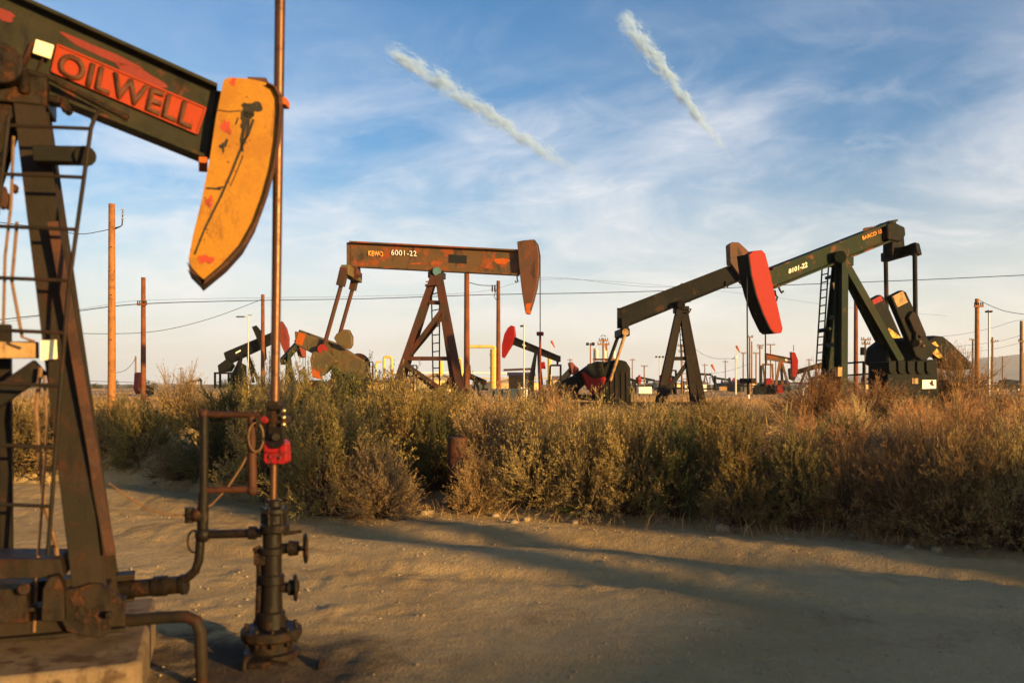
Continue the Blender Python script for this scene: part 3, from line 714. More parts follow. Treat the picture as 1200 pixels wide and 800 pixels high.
for pl_ in ([(363, 421), (380, 410), (396, 424), (378, 440), (366, 441)], [(391, 396), (402, 386), (412, 394), (410, 408)]):
    mb = MB(); UB.plate(mb, pl_, .725, 1.0); mb.build('counterweight', 'b_olive', ck, bevel=.03)
mb = MB(); UB.plate(mb, [(388, 432), (404, 424), (420, 426), (430, 440), (430, 462), (386, 462)], -.45, .45); mb.build('gearbox', 'blackleg', R_, bevel=.05)
mb = MB(); c_ = UB.p(420, 428, .8); mb.lathe([(.05, -.1), (.5, -.1), (.52, 0), (.5, .1), (.05, .1)], c_, 'Y', 28); mb.build('belt_wheel', 'brown_rust', R_)
mb = MB(); mb.bar(UB.p(416, 430, -.5), UB.p(422, 450, -.5), .16, .1); mb.bar(UB.p(414, 430, -.5), UB.p(430, 430, -.5), .1, .08); mb.build('yellow_strut', 'yellow_old', R_)
for pl_, y0_, y1_, nm_ in (([(345, 470), (362, 445), (372, 448), (360, 475)], -.6, .6, 'motor_mount'), ([(384, 446), (394, 440), (396, 464), (384, 464)], -.6, -.1, 'motor_mount'), ([(396, 462), (399, 452), (402, 462)], -.7, -.6, 'gusset'), ([(410, 462), (413, 450), (416, 462)], -.7, -.6, 'gusset')):
    mb = MB(); UB.plate(mb, pl_, y0_, y1_); mb.build(nm_, 'brown_rust', R_, bevel=.02)
mb = MB()
for s_ in (-.9, .9): mb.ibeam(UB.p(350, 462, 0) * 1 + Vector((0, s_, -.35)), UB.p(548, 462, 0) + Vector((0, s_, -.35)), .25, .3, .04, .04)
for x_ in (-5, -3.2, -1.5, 1.0): mb.bar(Vector((x_, -.9, .15)), Vector((x_, .9, .15)), .2, .2)
mb.build('skid_frame', 'b_leg', R_)

# ------------------------------------------------------------------ black pumpjack, beam rising to the right
UC = Unit('pumpjack', 797, 40, 4, None, 'black pumpjack with beam rising right and red crank weight among the dry grass', 'pumpjack')
R_ = UC.root
beamI(UC, 'blackbeam', (728, 361), (872, 305), (874, 326), (728, 385), .46, .06, (.003, .52))
mb = MB(); UC.plate(mb, [(855, 286), (858, 283.5), (866, 284), (876, 293), (887, 309), (894, 328), (898, 350), (898, 372), (894, 378), (888, 360), (872, 330), (856, 308)], -.3, .3); mb.build('horsehead', 'b_head', R_, bevel=.02)
mb = MB()
for y_ in (-.12, .12): UC.cable(mb, [(876, 294), (889, 310), (896, 330), (897.5, 360), (897, 382)], y_, .02)
mb.build('bridle', 'wire', R_)
mb = MB(); UC.plate(mb, blob(897, 385, 3.5, 5, 14, 3, .15), -.25, .25); UC.cable(mb, [(897, 388), (897, 460)], 0, .035, 8); mb.build('pump_rod', 'iron', R_)
mb = MB()
for x_, y_ in ((851, 335), (866, 331)): UC.cable(mb, [(x_, y_ - 6), (x_, y_), (x_ + 1.5, y_ + 1.5), (x_ + 2.5, y_)], -.1, .03)
mb.build('hook', 'iron', R_)
mb = MB(); mb.tube(UC.p(798, 357, -.45), UC.p(798, 357, .45), .2, n=14); mb.box(UC.p(798, 363), (.6, .7, .3)); mb.build('saddle_bearing', 'blackleg', R_, bevel=.02)
legs(UC, 'blackleg', [((800, 364), (814, 476), -.25, -.85), ((802, 366), (823, 472), .25, .9), ((796, 364), (771, 476), -.25, -.8), ((796, 364), (777, 470), .25, .8)], .3, .3)
bars(UC, 'post_brace', 'blackleg', [((783, 420), (812, 420), -.5, -.5), ((807, 423), (776, 466), -.55, -.7)], .17, .17)
bars(UC, 'service_platform', 'blackleg', [((803, 362), (810, 362), -.5, -.5), ((803, 366), (808, 366), -.5, -.5), ((810, 362), (807, 367), -.5, -.5), ((803, 362), (803, 366), .4, .4)], .05, .05)
ladder(UC, 'ladder', R_, 'wood_grey', (((796, 366), (800, 470)), ((801, 366), (806, 470))), 16, .8, .025)
mb = MB(); UC.plate(mb, [(728, 372), (737, 372), (737, 385), (733, 392), (729, 385)], -.22, .22); mb.build('tail_bearing', 'blackbeam', R_, bevel=.02)
mb = MB(); mb.bar(UC.p(733, 389, -.85), UC.p(725, 392, .85), .42, .36); mb.build('equalizer', 'blackbeam', R_, bevel=.05)
mb = MB(); UC.plate(mb, blob(733, 389, 4, 4, 14, 2, .05), -.95, -.86); mb.build('bearing_cap', 'tan', R_)
mb = MB(); mb.tube(UC.p(733, 390, -.85), UC.p(715, 446, -.85), .075, n=10); mb.build('pitman_arm', 'tan', R_)
mb = MB(); mb.tube(UC.p(725, 392, .85), UC.p(712, 428, .85), .085, n=10); mb.build('pitman_arm', 'blackbeam', R_)
mb = MB(); UC.plate(mb, [(705, 432), (712, 424), (724, 421), (734, 423), (739, 431), (740, 474), (712, 474), (706, 462)], -.7, .75); gb = mb.build('gearbox', 'blackgreen', R_, bevel=.08)
mb = MB(); 
for x_ in (716, 722, 729, 735): mb.bar(UC.p(x_, 436, -.72), UC.p(x_ + .5, 470, -.72), .05, .12)
mb.build('rib', 'blackleg', gb)
mb = MB(); UC.plate(mb, [(650, 462), (655, 448), (672, 440), (690, 427), (700, 423), (712, 424), (712, 440), (700, 448), (684, 452), (672, 464)], -.55, -.2); mb.build('belt_guard', 'blackgreen', R_, bevel=.06)
mb = MB(); UC.plate(mb, [(682, 437), (684, 435), (690, 440), (696, 444), (703, 442), (709, 441), (710.5, 444), (706, 454), (699, 464), (696, 463), (688, 453)], -.95, -.6); mb.build('counterweight', 'red', R_, bevel=.03)
mb = MB(); UC.plate(mb, [(684, 436), (690, 426), (706, 424), (709, 440), (696, 443)], -.9, -.62); mb.build('crank', 'blackgreen', R_, bevel=.03)
mb = MB(); UC.plate(mb, [(684, 436), (690, 426), (706, 424), (709, 440), (700, 460), (690, 452)], .5, .8); mb.build('crank', 'blackgreen', R_, bevel=.03)
mb = MB(); UC.plate(mb, [(672, 432), (674, 428), (678, 431), (680, 442), (678, 462), (672, 462)], -.5, -.3); mb.build('brake_guard', 'darkred', R_, bevel=.02)
mb = MB()
for s_ in (-.9, .9): mb.ibeam(Vector((UC.p(655, 468).x, s_, .15)), Vector((UC.p(828, 468).x, s_, .15)), .25, .3, .04, .04)
mb.bar(UC.p(655, 464, 0), UC.p(700, 466, 0), 1.2, .25); mb.build('skid_frame', 'blackleg', R_)

# ------------------------------------------------------------------ green pumpjack with the red head and the raised tail
UD = Unit('pumpjack', 985, 28, 30, None, 'dark green pumpjack with a bright red horsehead and beam rising to its tail', 'pumpjack')
R_ = UD.root
beamI(UD, 'd_beam', (900, 316), (1046, 259), (1046, 280), (902, 338), .40, .06, (.002, .56, .997))
letters('number', '8101-22', [(924, 315.5), (946, 306.5), (946, 313.0), (924, 321)], UD, -.06, 'white', R_, bold=.03, depth=.012)
letters('lettering', 'BARCO 15', [(1010, 277), (1033, 268.5), (1033.5, 273), (1011, 281.5)], UD, -.06, 'letter_orange', R_, bold=.02, depth=.012)
mb = MB(); UD.plate(mb, blob(1024, 270, 13, 4.5, 18, 4, .3), -.05, -.043); mb.build('rust_patch', 'brown_rust', R_)
HD = [(878, 298), (883, 294), (893, 293), (897, 297), (901, 312), (906, 334), (911, 356), (917.5, 385), (916, 390), (908, 391), (903, 385), (895, 368), (887, 346), (881, 322)]
mb = MB(); UD.plate(mb, HD, -.28, -.06); mb.build('horsehead', 'red', R_, bevel=.02)
mb = MB()
fr = UD.pts([(878, 298), (881, 322), (887, 346), (895, 368), (903, 385), (908, 391)], -.30)
bk = [q + Vector((-.05, 0, 0)) for q in fr]
for i in range(len(fr) - 1):
    mb.prism([fr[i], fr[i + 1], bk[i + 1], bk[i]], [Vector((q.x, .16, q.z)) for q in (fr[i], fr[i + 1], bk[i + 1], bk[i])])
UD.plate(mb, [(879, 298), (896, 297), (905, 334), (916, 388), (903, 385), (887, 346)], -.06, .15)
mb.build('arc_plate', 'blackbeam', R_)  # black puts the shade on the arc face into its colour
mb = MB()
for y_ in (-.16, .04): UD.cable(mb, [(878, 297), (875.5, 312), (875.5, 345), (876, 430), (876.3, 445)], y_, .022)
mb.build('bridle', 'wire', R_)
mb = MB(); mb.box(UD.p(876.5, 446, .1), (.2, .5, .15)); mb.tube(UD.p(876.5, 446, .1), UD.p(877, 462, .1), .04); mb.build('pump_rod', 'iron', R_)
mb = MB(); UD.cable(mb, [(912, 335), (914, 340), (916, 343), (918, 341)], -.1, .03); UD.cable(mb, [(908, 340), (909, 346), (911, 348), (910, 352), (907, 351)], -.12, .03); mb.build('hook', 'iron', R_)
mb = MB(); mb.tube(UD.p(985, 301, -.42), UD.p(985, 301, .42), .2, n=14); mb.box(UD.p(985, 307), (.5, .66, .3)); mb.build('saddle_bearing', 'd_leg', R_, bevel=.03)
legs(UD, 'd_leg', [((986, 306), (985, 472), -.25, -.75), ((983, 306), (967, 466), .25, .85), ((989, 312), (1053, 424), -.15, -.5), ((989, 312), (1046, 424), .3, .5)], .30, .30)
mb = MB(); UD.plate(mb, [(982, 430), (987, 430), (987, 441), (982, 441)], -1.0, -.88); mb.build('tan_plate', 'tan', R_)
mb = MB(); UD.plate(mb, [(976.5, 331), (981, 334), (980.5, 342), (977.5, 338)], .05, .1); mb.build('bare_patch', 'tan', R_)
bars(UD, 'post_brace', 'd_leg', [((970, 404), (986, 404), .4, -.5), ((967, 436), (985, 436), .5, -.6), ((974, 372), (986, 372), .3, -.4), ((966, 446), (985, 445), .5, -.6)], .12, .14)
ladder(UD, 'ladder', R_, 'blackleg', (((963.5, 313), (954, 468)), ((971, 311), (961, 468))), 17, .95, .028)
bars(UD, 'ladder_stay', 'd_leg', [((968, 326), (981, 322), .9, .3), ((960, 388), (973, 385), .9, .4)], .09, .09)
mb = MB(); UD.plate(mb, [(1040, 262), (1046, 259), (1061, 266), (1062, 276), (1055, 284), (1041, 281)], -.26, .26); mb.build('tail_block', 'blackgreen', R_, bevel=.06)
mb = MB(); UD.plate(mb, [(1046, 278), (1060, 276), (1061, 290), (1063, 298), (1046, 300)], -.2, .2); mb.build('tail_bearing', 'blackgreen', R_, bevel=.05)
mb = MB(); mb.bar(UD.p(1073, 291, -.8), UD.p(1036, 302, .8), .30, .32); mb.bar(UD.p(1077, 291, -.86), UD.p(1068, 294, -.62), .38, .42); mb.build('equalizer', 'blackbeam', R_, bevel=.04)
# cranks
def crank(U, pts_, y0, y1, mat): 
    mb = MB(); U.plate(mb, pts_, y0, y1); return mb.build('crank', mat, R_, bevel=.03)
c1 = crank(UD, [(1044, 347), (1058, 340), (1062, 342), (1090, 402), (1094, 414), (1084, 424), (1074, 418)], -.95, -.74, 'blackgreen')
mb = MB(); UD.plate(mb, [(1046, 347), (1058, 341), (1064, 354), (1052, 360)], -.965, -.952); mb.build('tan_face', 'tan', c1)
mb = MB(); UD.plate(mb, [(1065, 372), (1070, 364), (1076, 368), (1080, 378), (1086, 392), (1080, 396), (1072, 388)], -1.1, -.955); mb.build('counterweight', 'blackleg', c1, bevel=.03)
mb = MB(); 
for x_, y_ in ((1074, 386), (1078, 393), (1079, 400), (1072, 380), (1083, 405)): mb.tube(UD.p(x_, y_, -1.04), UD.p(x_, y_, -.95), .04, n=8)
mb.build('clamp_bolt', 'tan', c1)
c2 = crank(UD, [(1019, 352), (1032, 345), (1036, 348), (1058, 398), (1056, 412), (1046, 412), (1038, 396)], .62, .82, 'blackgreen')
mb = MB(); UD.plate(mb, [(1022, 352), (1032, 346), (1035, 352), (1024, 357)], .60, .616); mb.build('red_tip', 'redbox', c2)
mb = MB(); UD.plate(mb, [(1036, 390), (1042, 384), (1056, 395), (1050, 399), (1042, 400)], .60, .617); mb.build('yellow_mark', 'yellow_old', c2)
mb = MB(); mb.tube(UD.p(1072, 294, -.8), UD.p(1073, 402, -1.05), .075, n=10); mb.tube(UD.p(1073, 402, -1.1), UD.p(1073, 402, -.6), .12); mb.build('pitman_arm', 'blackbeam', R_)
mb = MB(); mb.tube(UD.p(1038, 305, .8), UD.p(1040, 425, 1.0), .075, n=10); mb.build('pitman_arm', 'blackbeam', R_)
mb = MB(); UD.plate(mb, [(1040, 428), (1042, 406), (1054, 397), (1070, 395), (1080, 402), (1086, 428)], -.45, .5); mb.build('gearbox', 'blackgreen', R_, bevel=.12)
mb = MB(); UD.plate(mb, [(1086, 410), (1088, 399), (1096, 393), (1106, 394), (1116, 402), (1138, 424), (1142, 432), (1120, 434), (1110, 432), (1104, 420), (1096, 416)], .3, .7); bg = mb.build('belt_guard', 'blackgreen', R_, bevel=.06)
mb = MB(); UD.plate(mb, [(1092, 414), (1098, 408), (1105, 418), (1101, 420)], .27, .297); UD.plate(mb, [(1092, 402), (1096, 400), (1101, 406), (1097, 406)], .28, .297); mb.build('yellow_mark', 'yellow_old', bg)
mb = MB(); UD.plate(mb, [(1040, 424), (1098, 421), (1100, 466), (1041, 468)], -1.25, -.55); bs = mb.build('weight_box', 'blackgreen', R_, bevel=.03)
mb = MB()
for x_ in (1046, 1057, 1068, 1079, 1090): UD.plate(mb, [(x_ - 4, 423), (x_ + 4, 422.5), (x_ + 4, 434), (x_ + 2, 438), (x_ - 2, 438), (x_ - 4, 434)], -1.33, -1.26)
mb.build('scalloped_lip', 'blackgreen', bs, bevel=.02)
mb = MB(); UD.plate(mb, [(1069, 443), (1076, 443), (1076, 449.5), (1069, 449.5)], -1.275, -1.255); mb.build('tan_sign', 'tan', bs)
mb = MB(); UD.plate(mb, [(1081, 445), (1097, 445), (1097, 455), (1081, 455.5)], -1.28, -1.256); ws = mb.build('white_sign', 'whitepaint', bs)
mb = MB(); UD.plate(mb, blob(1092, 449, 3, 2.5, 14, 6, .6), -1.286, -1.281); mb.build('worn_mark', 'brown_rust', ws)
bars(UD, 'guard_rail', 'blackleg', [((985, 426), (1012, 424), 1.2, 1.2), ((1012, 424), (1012, 462), 1.2, 1.2), ((990, 440), (1040, 436), 1.2, 1.2), ((1034, 425), (1034, 462), 1.2, 1.2), ((1019, 424), (1019, 462), 1.2, 1.2)], .06, .06)
mb = MB(); UD.plate(mb, [(1034, 436), (1040, 436), (1040, 447), (1034, 447)], 1.25, 1.4); mb.build('red_panel', 'darkred', R_)

# ------------------------------------------------------------------ pumpjacks farther back
def small(px, Y, yaw, label, beam, head, leglist, mat='blackbeam', hmat='darkred', hw=.3, frame=None, rod=None, extra=None, lw=.22):
    U = Unit('pumpjack', px, Y, yaw, None, label, 'pumpjack', 'pumpjacks farther back in the field')
    beamI(U, mat, *beam, .42, .06, (.01, .99))
    mb = MB(); U.plate(mb, head, -hw, hw); mb.build('horsehead', hmat, U.root, bevel=.03)
    legs(U, mat, leglist, lw, lw)
    if rod:
        mb = MB(); U.cable(mb, rod, 0, .03 * max(1, Y / 80)); mb.build('pump_rod', 'iron', U.root)
    if frame: bars(U, 'frame_bar', mat, frame, .16, .18)
    for nm, pl, y0, y1, mt in extra or ():
        mb = MB(); U.plate(mb, pl, y0, y1); mb.build(nm, mt, U.root, bevel=.02)
    return U


small(288, 75, 5, 'dark brown pumpjack behind the rod with its beam raised to the right', ((264, 413), (328, 386), (331, 397), (268, 427)),
      [(327, 378), (330, 376), (335, 384), (338, 395), (338, 411), (335, 417), (331, 408), (326, 396)],
      [((290, 414), (297, 448), -.3, -1), ((290, 414), (302, 446), .3, 1), ((283, 418), (277, 448), -.3, -1), ((283, 418), (270, 446), .3, 1)], 'blackbeam', 'darkred', .35,
      [((251, 437), (272, 437), -1.2, -1.2), ((252, 436), (252, 455), -1.2, -1.2), ((271, 436), (271, 455), -1.2, -1.2), ((258, 437), (258, 455), 1.2, 1.2), ((268, 437), (268, 452), 1.2, 1.2)], [(338, 400), (338, 452)],
      [('tail_block', [(255, 428), (266, 420), (272, 428), (268, 435), (256, 436)], -.6, .6, 'blackbeam'), ('counterweight', [(295, 383), (300, 381), (306, 388), (311, 402), (312, 420), (309, 424), (303, 402)], -.9, -.6, 'blackgreen'),
       ('crank', [(272, 436), (279, 424), (286, 428), (287, 456), (270, 456)], -.5, .5, 'blackgreen'), ('beam_label', [(276, 412.5), (282, 409.5), (282, 411.5), (276, 414.5)], -.07, -.045, 'whitepaint')])
small(345, 62, 42, 'teal-beamed pumpjack half hidden behind the orange-tipped crank', ((330, 420), (352, 396), (354, 402), (332, 427)),
      [(349, 398), (356, 401), (359, 404), (359, 419), (354, 418), (351, 408)],
      [((338, 414), (336, 450), -.3, -.8), ((338, 414), (343, 450), .3, .8)], 'd_beam', 'darkred', .3, None, None,
      [('bridle_wire', [(355.0, 418), (355.6, 418), (355.6, 436), (355.0, 436)], -.2, -.15, 'wire'), ('bridle_wire', [(357.6, 418), (358.2, 418), (358.2, 436), (357.6, 436)], -.1, -.05, 'wire'), ('carrier_bar', [(354, 434), (359, 434), (358, 439), (355, 439)], -.2, .2, 'yellow_pipe'), ('pump_rod', [(356.3, 438), (357, 438), (357, 456), (356.3, 456)], -.03, .03, 'iron')])
small(632, 75, 170 - 180, 'dark pumpjack with a bright red horsehead standing left of centre', ((603, 395), (655, 417), (655, 424), (602, 404)),
      [(599, 381), (602, 382), (603.5, 393), (600, 403), (590, 419.5), (588, 418), (588, 404), (591, 391), (595, 384)],
      [((628, 412), (618, 458), -.3, -.9), ((631, 412), (633, 460), -.3, -.9), ((628, 412), (623, 458), .3, .9), ((631, 414), (636, 460), .3, .9)], 'blackbeam', 'red', .35,
      [((645, 428), (658, 428), -.6, -.6), ((645, 428), (643, 460), -.7, -.7), ((657, 428), (657, 455), -.7, -.7), ((654, 420), (653, 428), 0, 0)], None,
      [('motor_cover', [(633, 424), (638, 424), (639, 432), (634, 432)], -.5, -.2, 'red'), ('beam_label', [(612, 403), (616, 404.5), (616, 406), (612, 404.5)], -.07, -.045, 'whitepaint')])
small(661, 95, 15, 'low pumpjack with dark red head beside the floodlight mast', ((650, 450), (668, 431), (671, 436), (652, 456)),
      [(668, 425), (671, 424), (675, 429), (678, 439), (676, 441), (670, 436)], [((660, 446), (656, 462), -.3, -.8), ((660, 446), (666, 462), -.3, -.8)], 'blackbeam', 'darkred', .4, None, None,
      [('red_guard', [(643, 452), (647, 451), (648, 459), (643, 459)], -.6, -.3, 'redbox')])
small(912, 85, -5, 'pumpjack with orange lettered beam and red head on its right end', ((898, 414), (928, 420), (928, 426), (898, 421)),
      [(927, 412), (932, 413), (935.5, 422), (935, 434), (932, 443), (928.5, 441), (928, 425)], [((914, 424), (909, 452), -.3, -.8), ((916, 424), (924, 452), -.3, -.8), ((915, 424), (917, 452), .3, .8)], 'b_beam', 'red', .35,
      [((893, 427), (906, 427), -.6, -.6), ((894, 427), (897, 452), -.7, -.7), ((905, 427), (906, 450), -.7, -.7), ((898, 418), (898, 428), 0, 0)], [(930, 404), (930, 412)],
      [('counterweight', [(897, 446), (899, 443), (904, 443), (905, 450), (898, 451)], -.9, -.6, 'redbox'), ('red_guard', [(911, 452), (916, 450), (918, 460), (911, 461)], -1.2, -.9, 'red'), ('beam_label', [(920, 420.3), (927, 421.8), (927, 424), (920, 422.5)], -.08, -.045, 'whitepaint'), ('gearbox', [(884, 454), (892, 450), (908, 452), (910, 462), (884, 462)], -.5, .5, 'blackgreen')])
small(948, 95, 0, 'dark low pumpjack seen between the red-headed one and the green legs', ((935, 433), (962, 425), (963, 430), (935, 438)),
      [(925, 432), (930, 430), (935, 432), (935, 438), (931, 446), (926, 444)], [((945, 431), (936, 456), -.3, -.8), ((946, 431), (953, 456), -.3, -.8)], 'blackbeam', 'blackgreen', .3)
small(829, 210, 0, 'tiny dark pumpjack on the skyline right of the black post', ((821, 437), (834, 438), (834, 440), (821, 439.5)),
      [(833, 437.5), (836, 440), (838, 445), (837, 449), (834.8, 443)], [((826.5, 439), (824, 450), -.4, -1), ((826.8, 439), (829.5, 450), -.4, -1)], 'blackbeam', 'blackgreen', .5, [((831, 443), (834, 441), 0, 0), ((832, 443), (832, 449), 0, 0)])
small(168, 80, 55, 'dark pumpjack seen nearly end on behind the left pole pair', ((166, 450), (178, 455), (178, 462), (166, 458)),
      [(163, 437), (166, 436), (168, 441), (168, 458), (165, 462), (162, 456)], [((170, 456), (167, 470), -.3, -.7), ((173, 457), (178, 470), -.3, -.7)], 'blackgreen', 'darkred', .4)
small(556, 70, -5, 'reddish pumpjack low behind the tall brown pole', ((549, 437), (568, 445), (567, 451), (549, 443)),
      [(546, 428), (550, 427), (551, 441), (545, 456), (541, 455), (541, 443)], [((557, 442), (553, 466), -.3, -.8), ((557, 442), (563, 466), -.3, -.8)], 'blackleg', 'b_leg', .35,
      [((566, 449), (567, 456), 0, 0), ((564, 456), (572, 456), -.5, -.5)])
small(524, 60, 0, 'rusty small pumpjack low between the legs of the level one', ((512, 456), (527, 444), (528, 448), (514, 461)),
      [(524, 443), (527, 442), (529, 447), (529, 456), (526, 455), (525, 448)], [((520, 450), (516, 466), -.3, -.8), ((520, 450), (525, 466), -.3, -.8)], 'b_leg', 'b_leg', .3)
small(742, 100, 10, 'dark pumpjack with a small red head above the white tank', ((738, 443), (748, 446), (748, 448.5), (738, 445.5)),
      [(748, 442), (750.5, 441), (752, 444), (751, 450), (748, 449)], [((743, 445), (740, 460), -.3, -.7), ((743, 445), (746, 460), -.3, -.7)], 'blackgreen', 'red', .5)
small(786, 90, 60, 'pumpjack with a red head facing the road under a square frame', ((784, 440), (792, 442), (792, 446), (784, 444)),
      [(781, 440), (783, 438.5), (786, 440), (788, 445), (786, 448), (781.5, 446)], [((787, 444), (784, 464), -.3, -.8), ((787, 444), (791, 464), .3, .8)], 'blackgreen', 'red', .4,
      [((783, 434), (792, 434), -.4, -.4), ((783, 434), (783, 462), -.4, -.4), ((792, 434), (792, 462), -.4, -.4)])

def mini(px, py, Y, k, d, hm, label, tilt=0.0):
    """a far pumpjack about k pixels long with its head to the right (d = 1) or left (d = -1)"""
    def q(u, v): 
        return (px + d * k * (u * math.cos(tilt) - v * math.sin(tilt)), py - k * (u * math.sin(tilt) + v * math.cos(tilt)))
    def g2(u, v): return (px + d * k * u, py - k * v)
    return small(px, Y, 0, label, (q(-.45, .06), q(.42, .06), q(.42, -.05), q(-.45, -.05)),
                 [q(.40, .16), q(.48, .15), q(.54, .04), q(.55, -.1), q(.50, -.30), q(.44, -.28)],
                 [(g2(0, -.04), g2(-.16, -.68), -.3, -.8), (g2(0, -.04), g2(.16, -.70), -.3, -.8), (g2(0, -.04), g2(.1, -.66), .3, .8)], 'blackbeam', hm, .35,
                 [(g2(-.42, -.05), g2(-.36, -.45), -.6, -.6), (g2(-.42, -.05), g2(-.38, -.42), .6, .6)], [g2(.55, -.1), g2(.55, -.66)],
                 [('gearbox', [g2(-.46, -.42), g2(-.36, -.36), g2(-.26, -.44), g2(-.24, -.68), g2(-.48, -.68)], -.4, .4, 'blackgreen'), ('counterweight', [g2(-.52, -.40), g2(-.44, -.34), g2(-.38, -.46), g2(-.46, -.54)], -.8, -.5, 'darkred')])


mini(700, 441, 170, 26, 1, 'darkred', 'far pumpjack between the gearbox and the transformer rack')
mini(758, 444, 190, 20, -1, 'red', 'far pumpjack with a red head left of the black post foot', .2)
mini(846, 444, 200, 20, 1, 'blackgreen', 'far black pumpjack under the pale mast', -.15)
mini(868, 446, 230, 17, -1, 'red', 'very far pumpjack with a red head left of the pole cluster', .1)
mini(962, 441, 160, 24, 1, 'darkred', 'far pumpjack just left of the green ladder', .2)
mini(1022, 443, 170, 22, -1, 'red', 'far pumpjack seen through the green legs', -.2)
mini(1128, 444, 200, 18, 1, 'blackgreen', 'far pumpjack under the sunlit right pole', .15)
mini(1186, 446, 220, 17, -1, 'darkred', 'far pumpjack near the right edge', .1)
mini(476, 440, 170, 22, 1, 'darkred', 'far pumpjack seen behind the left brown leg', -.1)
mini(226, 447, 220, 18, 1, 'blackgreen', 'far pumpjack on the left skyline', .2)

# ------------------------------------------------------------------ poles, lights, wires
def pole(px, top, Y, w, label, mat='wood', cross=(), extra=None, name='utility_pole', lean=0.0, group=None, cat='utility pole'):
    X = (px - CX) / F * Y; g_ = gz(X, Y); zt_ = CH + (HY - top) / F * Y
    r0 = empty(name, (X, Y, g_ - .1)); tag(r0, label, cat, group)
    r = w / F * Y / 2; H_ = zt_ - g_ + .1
    mb = MB(); mb.path([(0, 0, 0), (lean * .5, 0, H_ * .5), (lean, 0, H_)], [r * 1.12, r * 1.0, r * .86], 12); mb.build('shaft', mat, r0)
    for (cy, hw) in cross:
        zc = CH + (HY - cy) / F * Y - g_ + .1; hw_ = hw / F * Y
        mb = MB(); mb.bar((-hw_ + lean, -r - .05, zc), (hw_ + lean, -r - .05, zc), .1, .12)
        ca = mb.build('crossarm', mat if mat != 'galv' else 'iron', r0)
        mb = MB()
        for k in (-.9, -.45, .45, .9): mb.tube((k * hw_ + lean, -r - .05, zc + .06), (k * hw_ + lean, -r - .05, zc + .22), .035, n=6)
        mb.build('insulator', 'iron', ca)
    if extra: extra(r0, Y, g_ - .1, r)
    return r0


def at(r0, Y, g0, px, py, dy=0.0):
    """a pixel at the depth of a pole, in the pole's own coordinates"""
    p_ = W(px, py, Y); return Vector((p_.x - r0.location.x, dy, p_.z - g0))


def ins_arm(r0, Y, g0, r):
    mb = MB(); mb.path([at(r0, Y, g0, 131, 270), at(r0, Y, g0, 140, 266), at(r0, Y, g0, 143, 264), at(r0, Y, g0, 144, 248)], .025, 6); mb.build('insulator_arm', 'iron', r0)
    for y in (246, 251, 256):
        mb = MB(); mb.lathe([(.02, -.05), (.07, 0), (.02, .05)], at(r0, Y, g0, 144, y), 'Z', 10); mb.build('insulator', 'galv', r0)
    mb = MB()
    for i, y in enumerate((262, 290, 318, 346, 372, 398, 425)): mb.tube(at(r0, Y, g0, 131.5 + (1 if i % 2 else -1), y, -r * .9), at(r0, Y, g0, 131.5 + (1 if i % 2 else -1), y, -r - .06), .018, n=6)
    mb.build('climbing_peg', 'iron', r0)


pole(131, 239, 37, 8.2, 'tall sunlit orange-brown wooden pole left of the yellow horsehead', 'wood', extra=ins_arm)
pole(168, 325, 50, 5.6, 'reddish wooden pole with one short crossarm beside the tallest pole', 'wood_red', [(357, 5.5)])
pole(308, 345, 66, 4.6, 'bare wooden pole rising behind the raised dark pumpjack', 'wood_red')
pole(159, 417, 110, 2.2, 'thin distant pole just left of the reddish one', 'wood_grey')
pole(547, 300, 44, 6.6, 'thick red-brown pole reaching up behind the level beam', 'wood_red')


def jumper(r0, Y, g0, r):
    mb = MB(); mb.path([at(r0, Y, g0, a, b, -.1) for a, b in ((584, 338), (581, 341), (579, 347), (581, 351), (585, 350))], .025, 6)
    for x in (577, 580): mb.tube(at(r0, Y, g0, x, 335, -.1), at(r0, Y, g0, x, 342, -.1), .05, n=8)
    mb.build('jumper_loop', 'iron', r0)


pole(584, 329, 54, 5.0, 'brown pole with a jumper loop left of the red-headed pumpjack', 'wood_red', extra=jumper)
pole(1003, 345, 52, 5.0, 'red-brown bare pole behind the green pumpjack', 'wood_red', [(352, 2.5)])
pole(1145, 350, 50, 5.4, 'sunlit pole with a short dark crossarm near the right edge', 'wood', [(359, 5.2)])
pole(1163, 395, 110, 2.6, 'grey pole with a crossarm right of the slim lamp mast', 'wood_grey', [(400, 6)])
pole(1140, 397, 120, 2.4, 'thin pole with a crossarm behind the sunlit right pole', 'wood_grey', [(398, 5)])


def transformer(r0, Y, g0, r):
    mb = MB(); mb.tube(at(r0, Y, g0, 1010.5, 416, -.2), at(r0, Y, g0, 1010.5, 407, -.2), .25, n=12); mb.build('transformer', 'blackleg', r0)


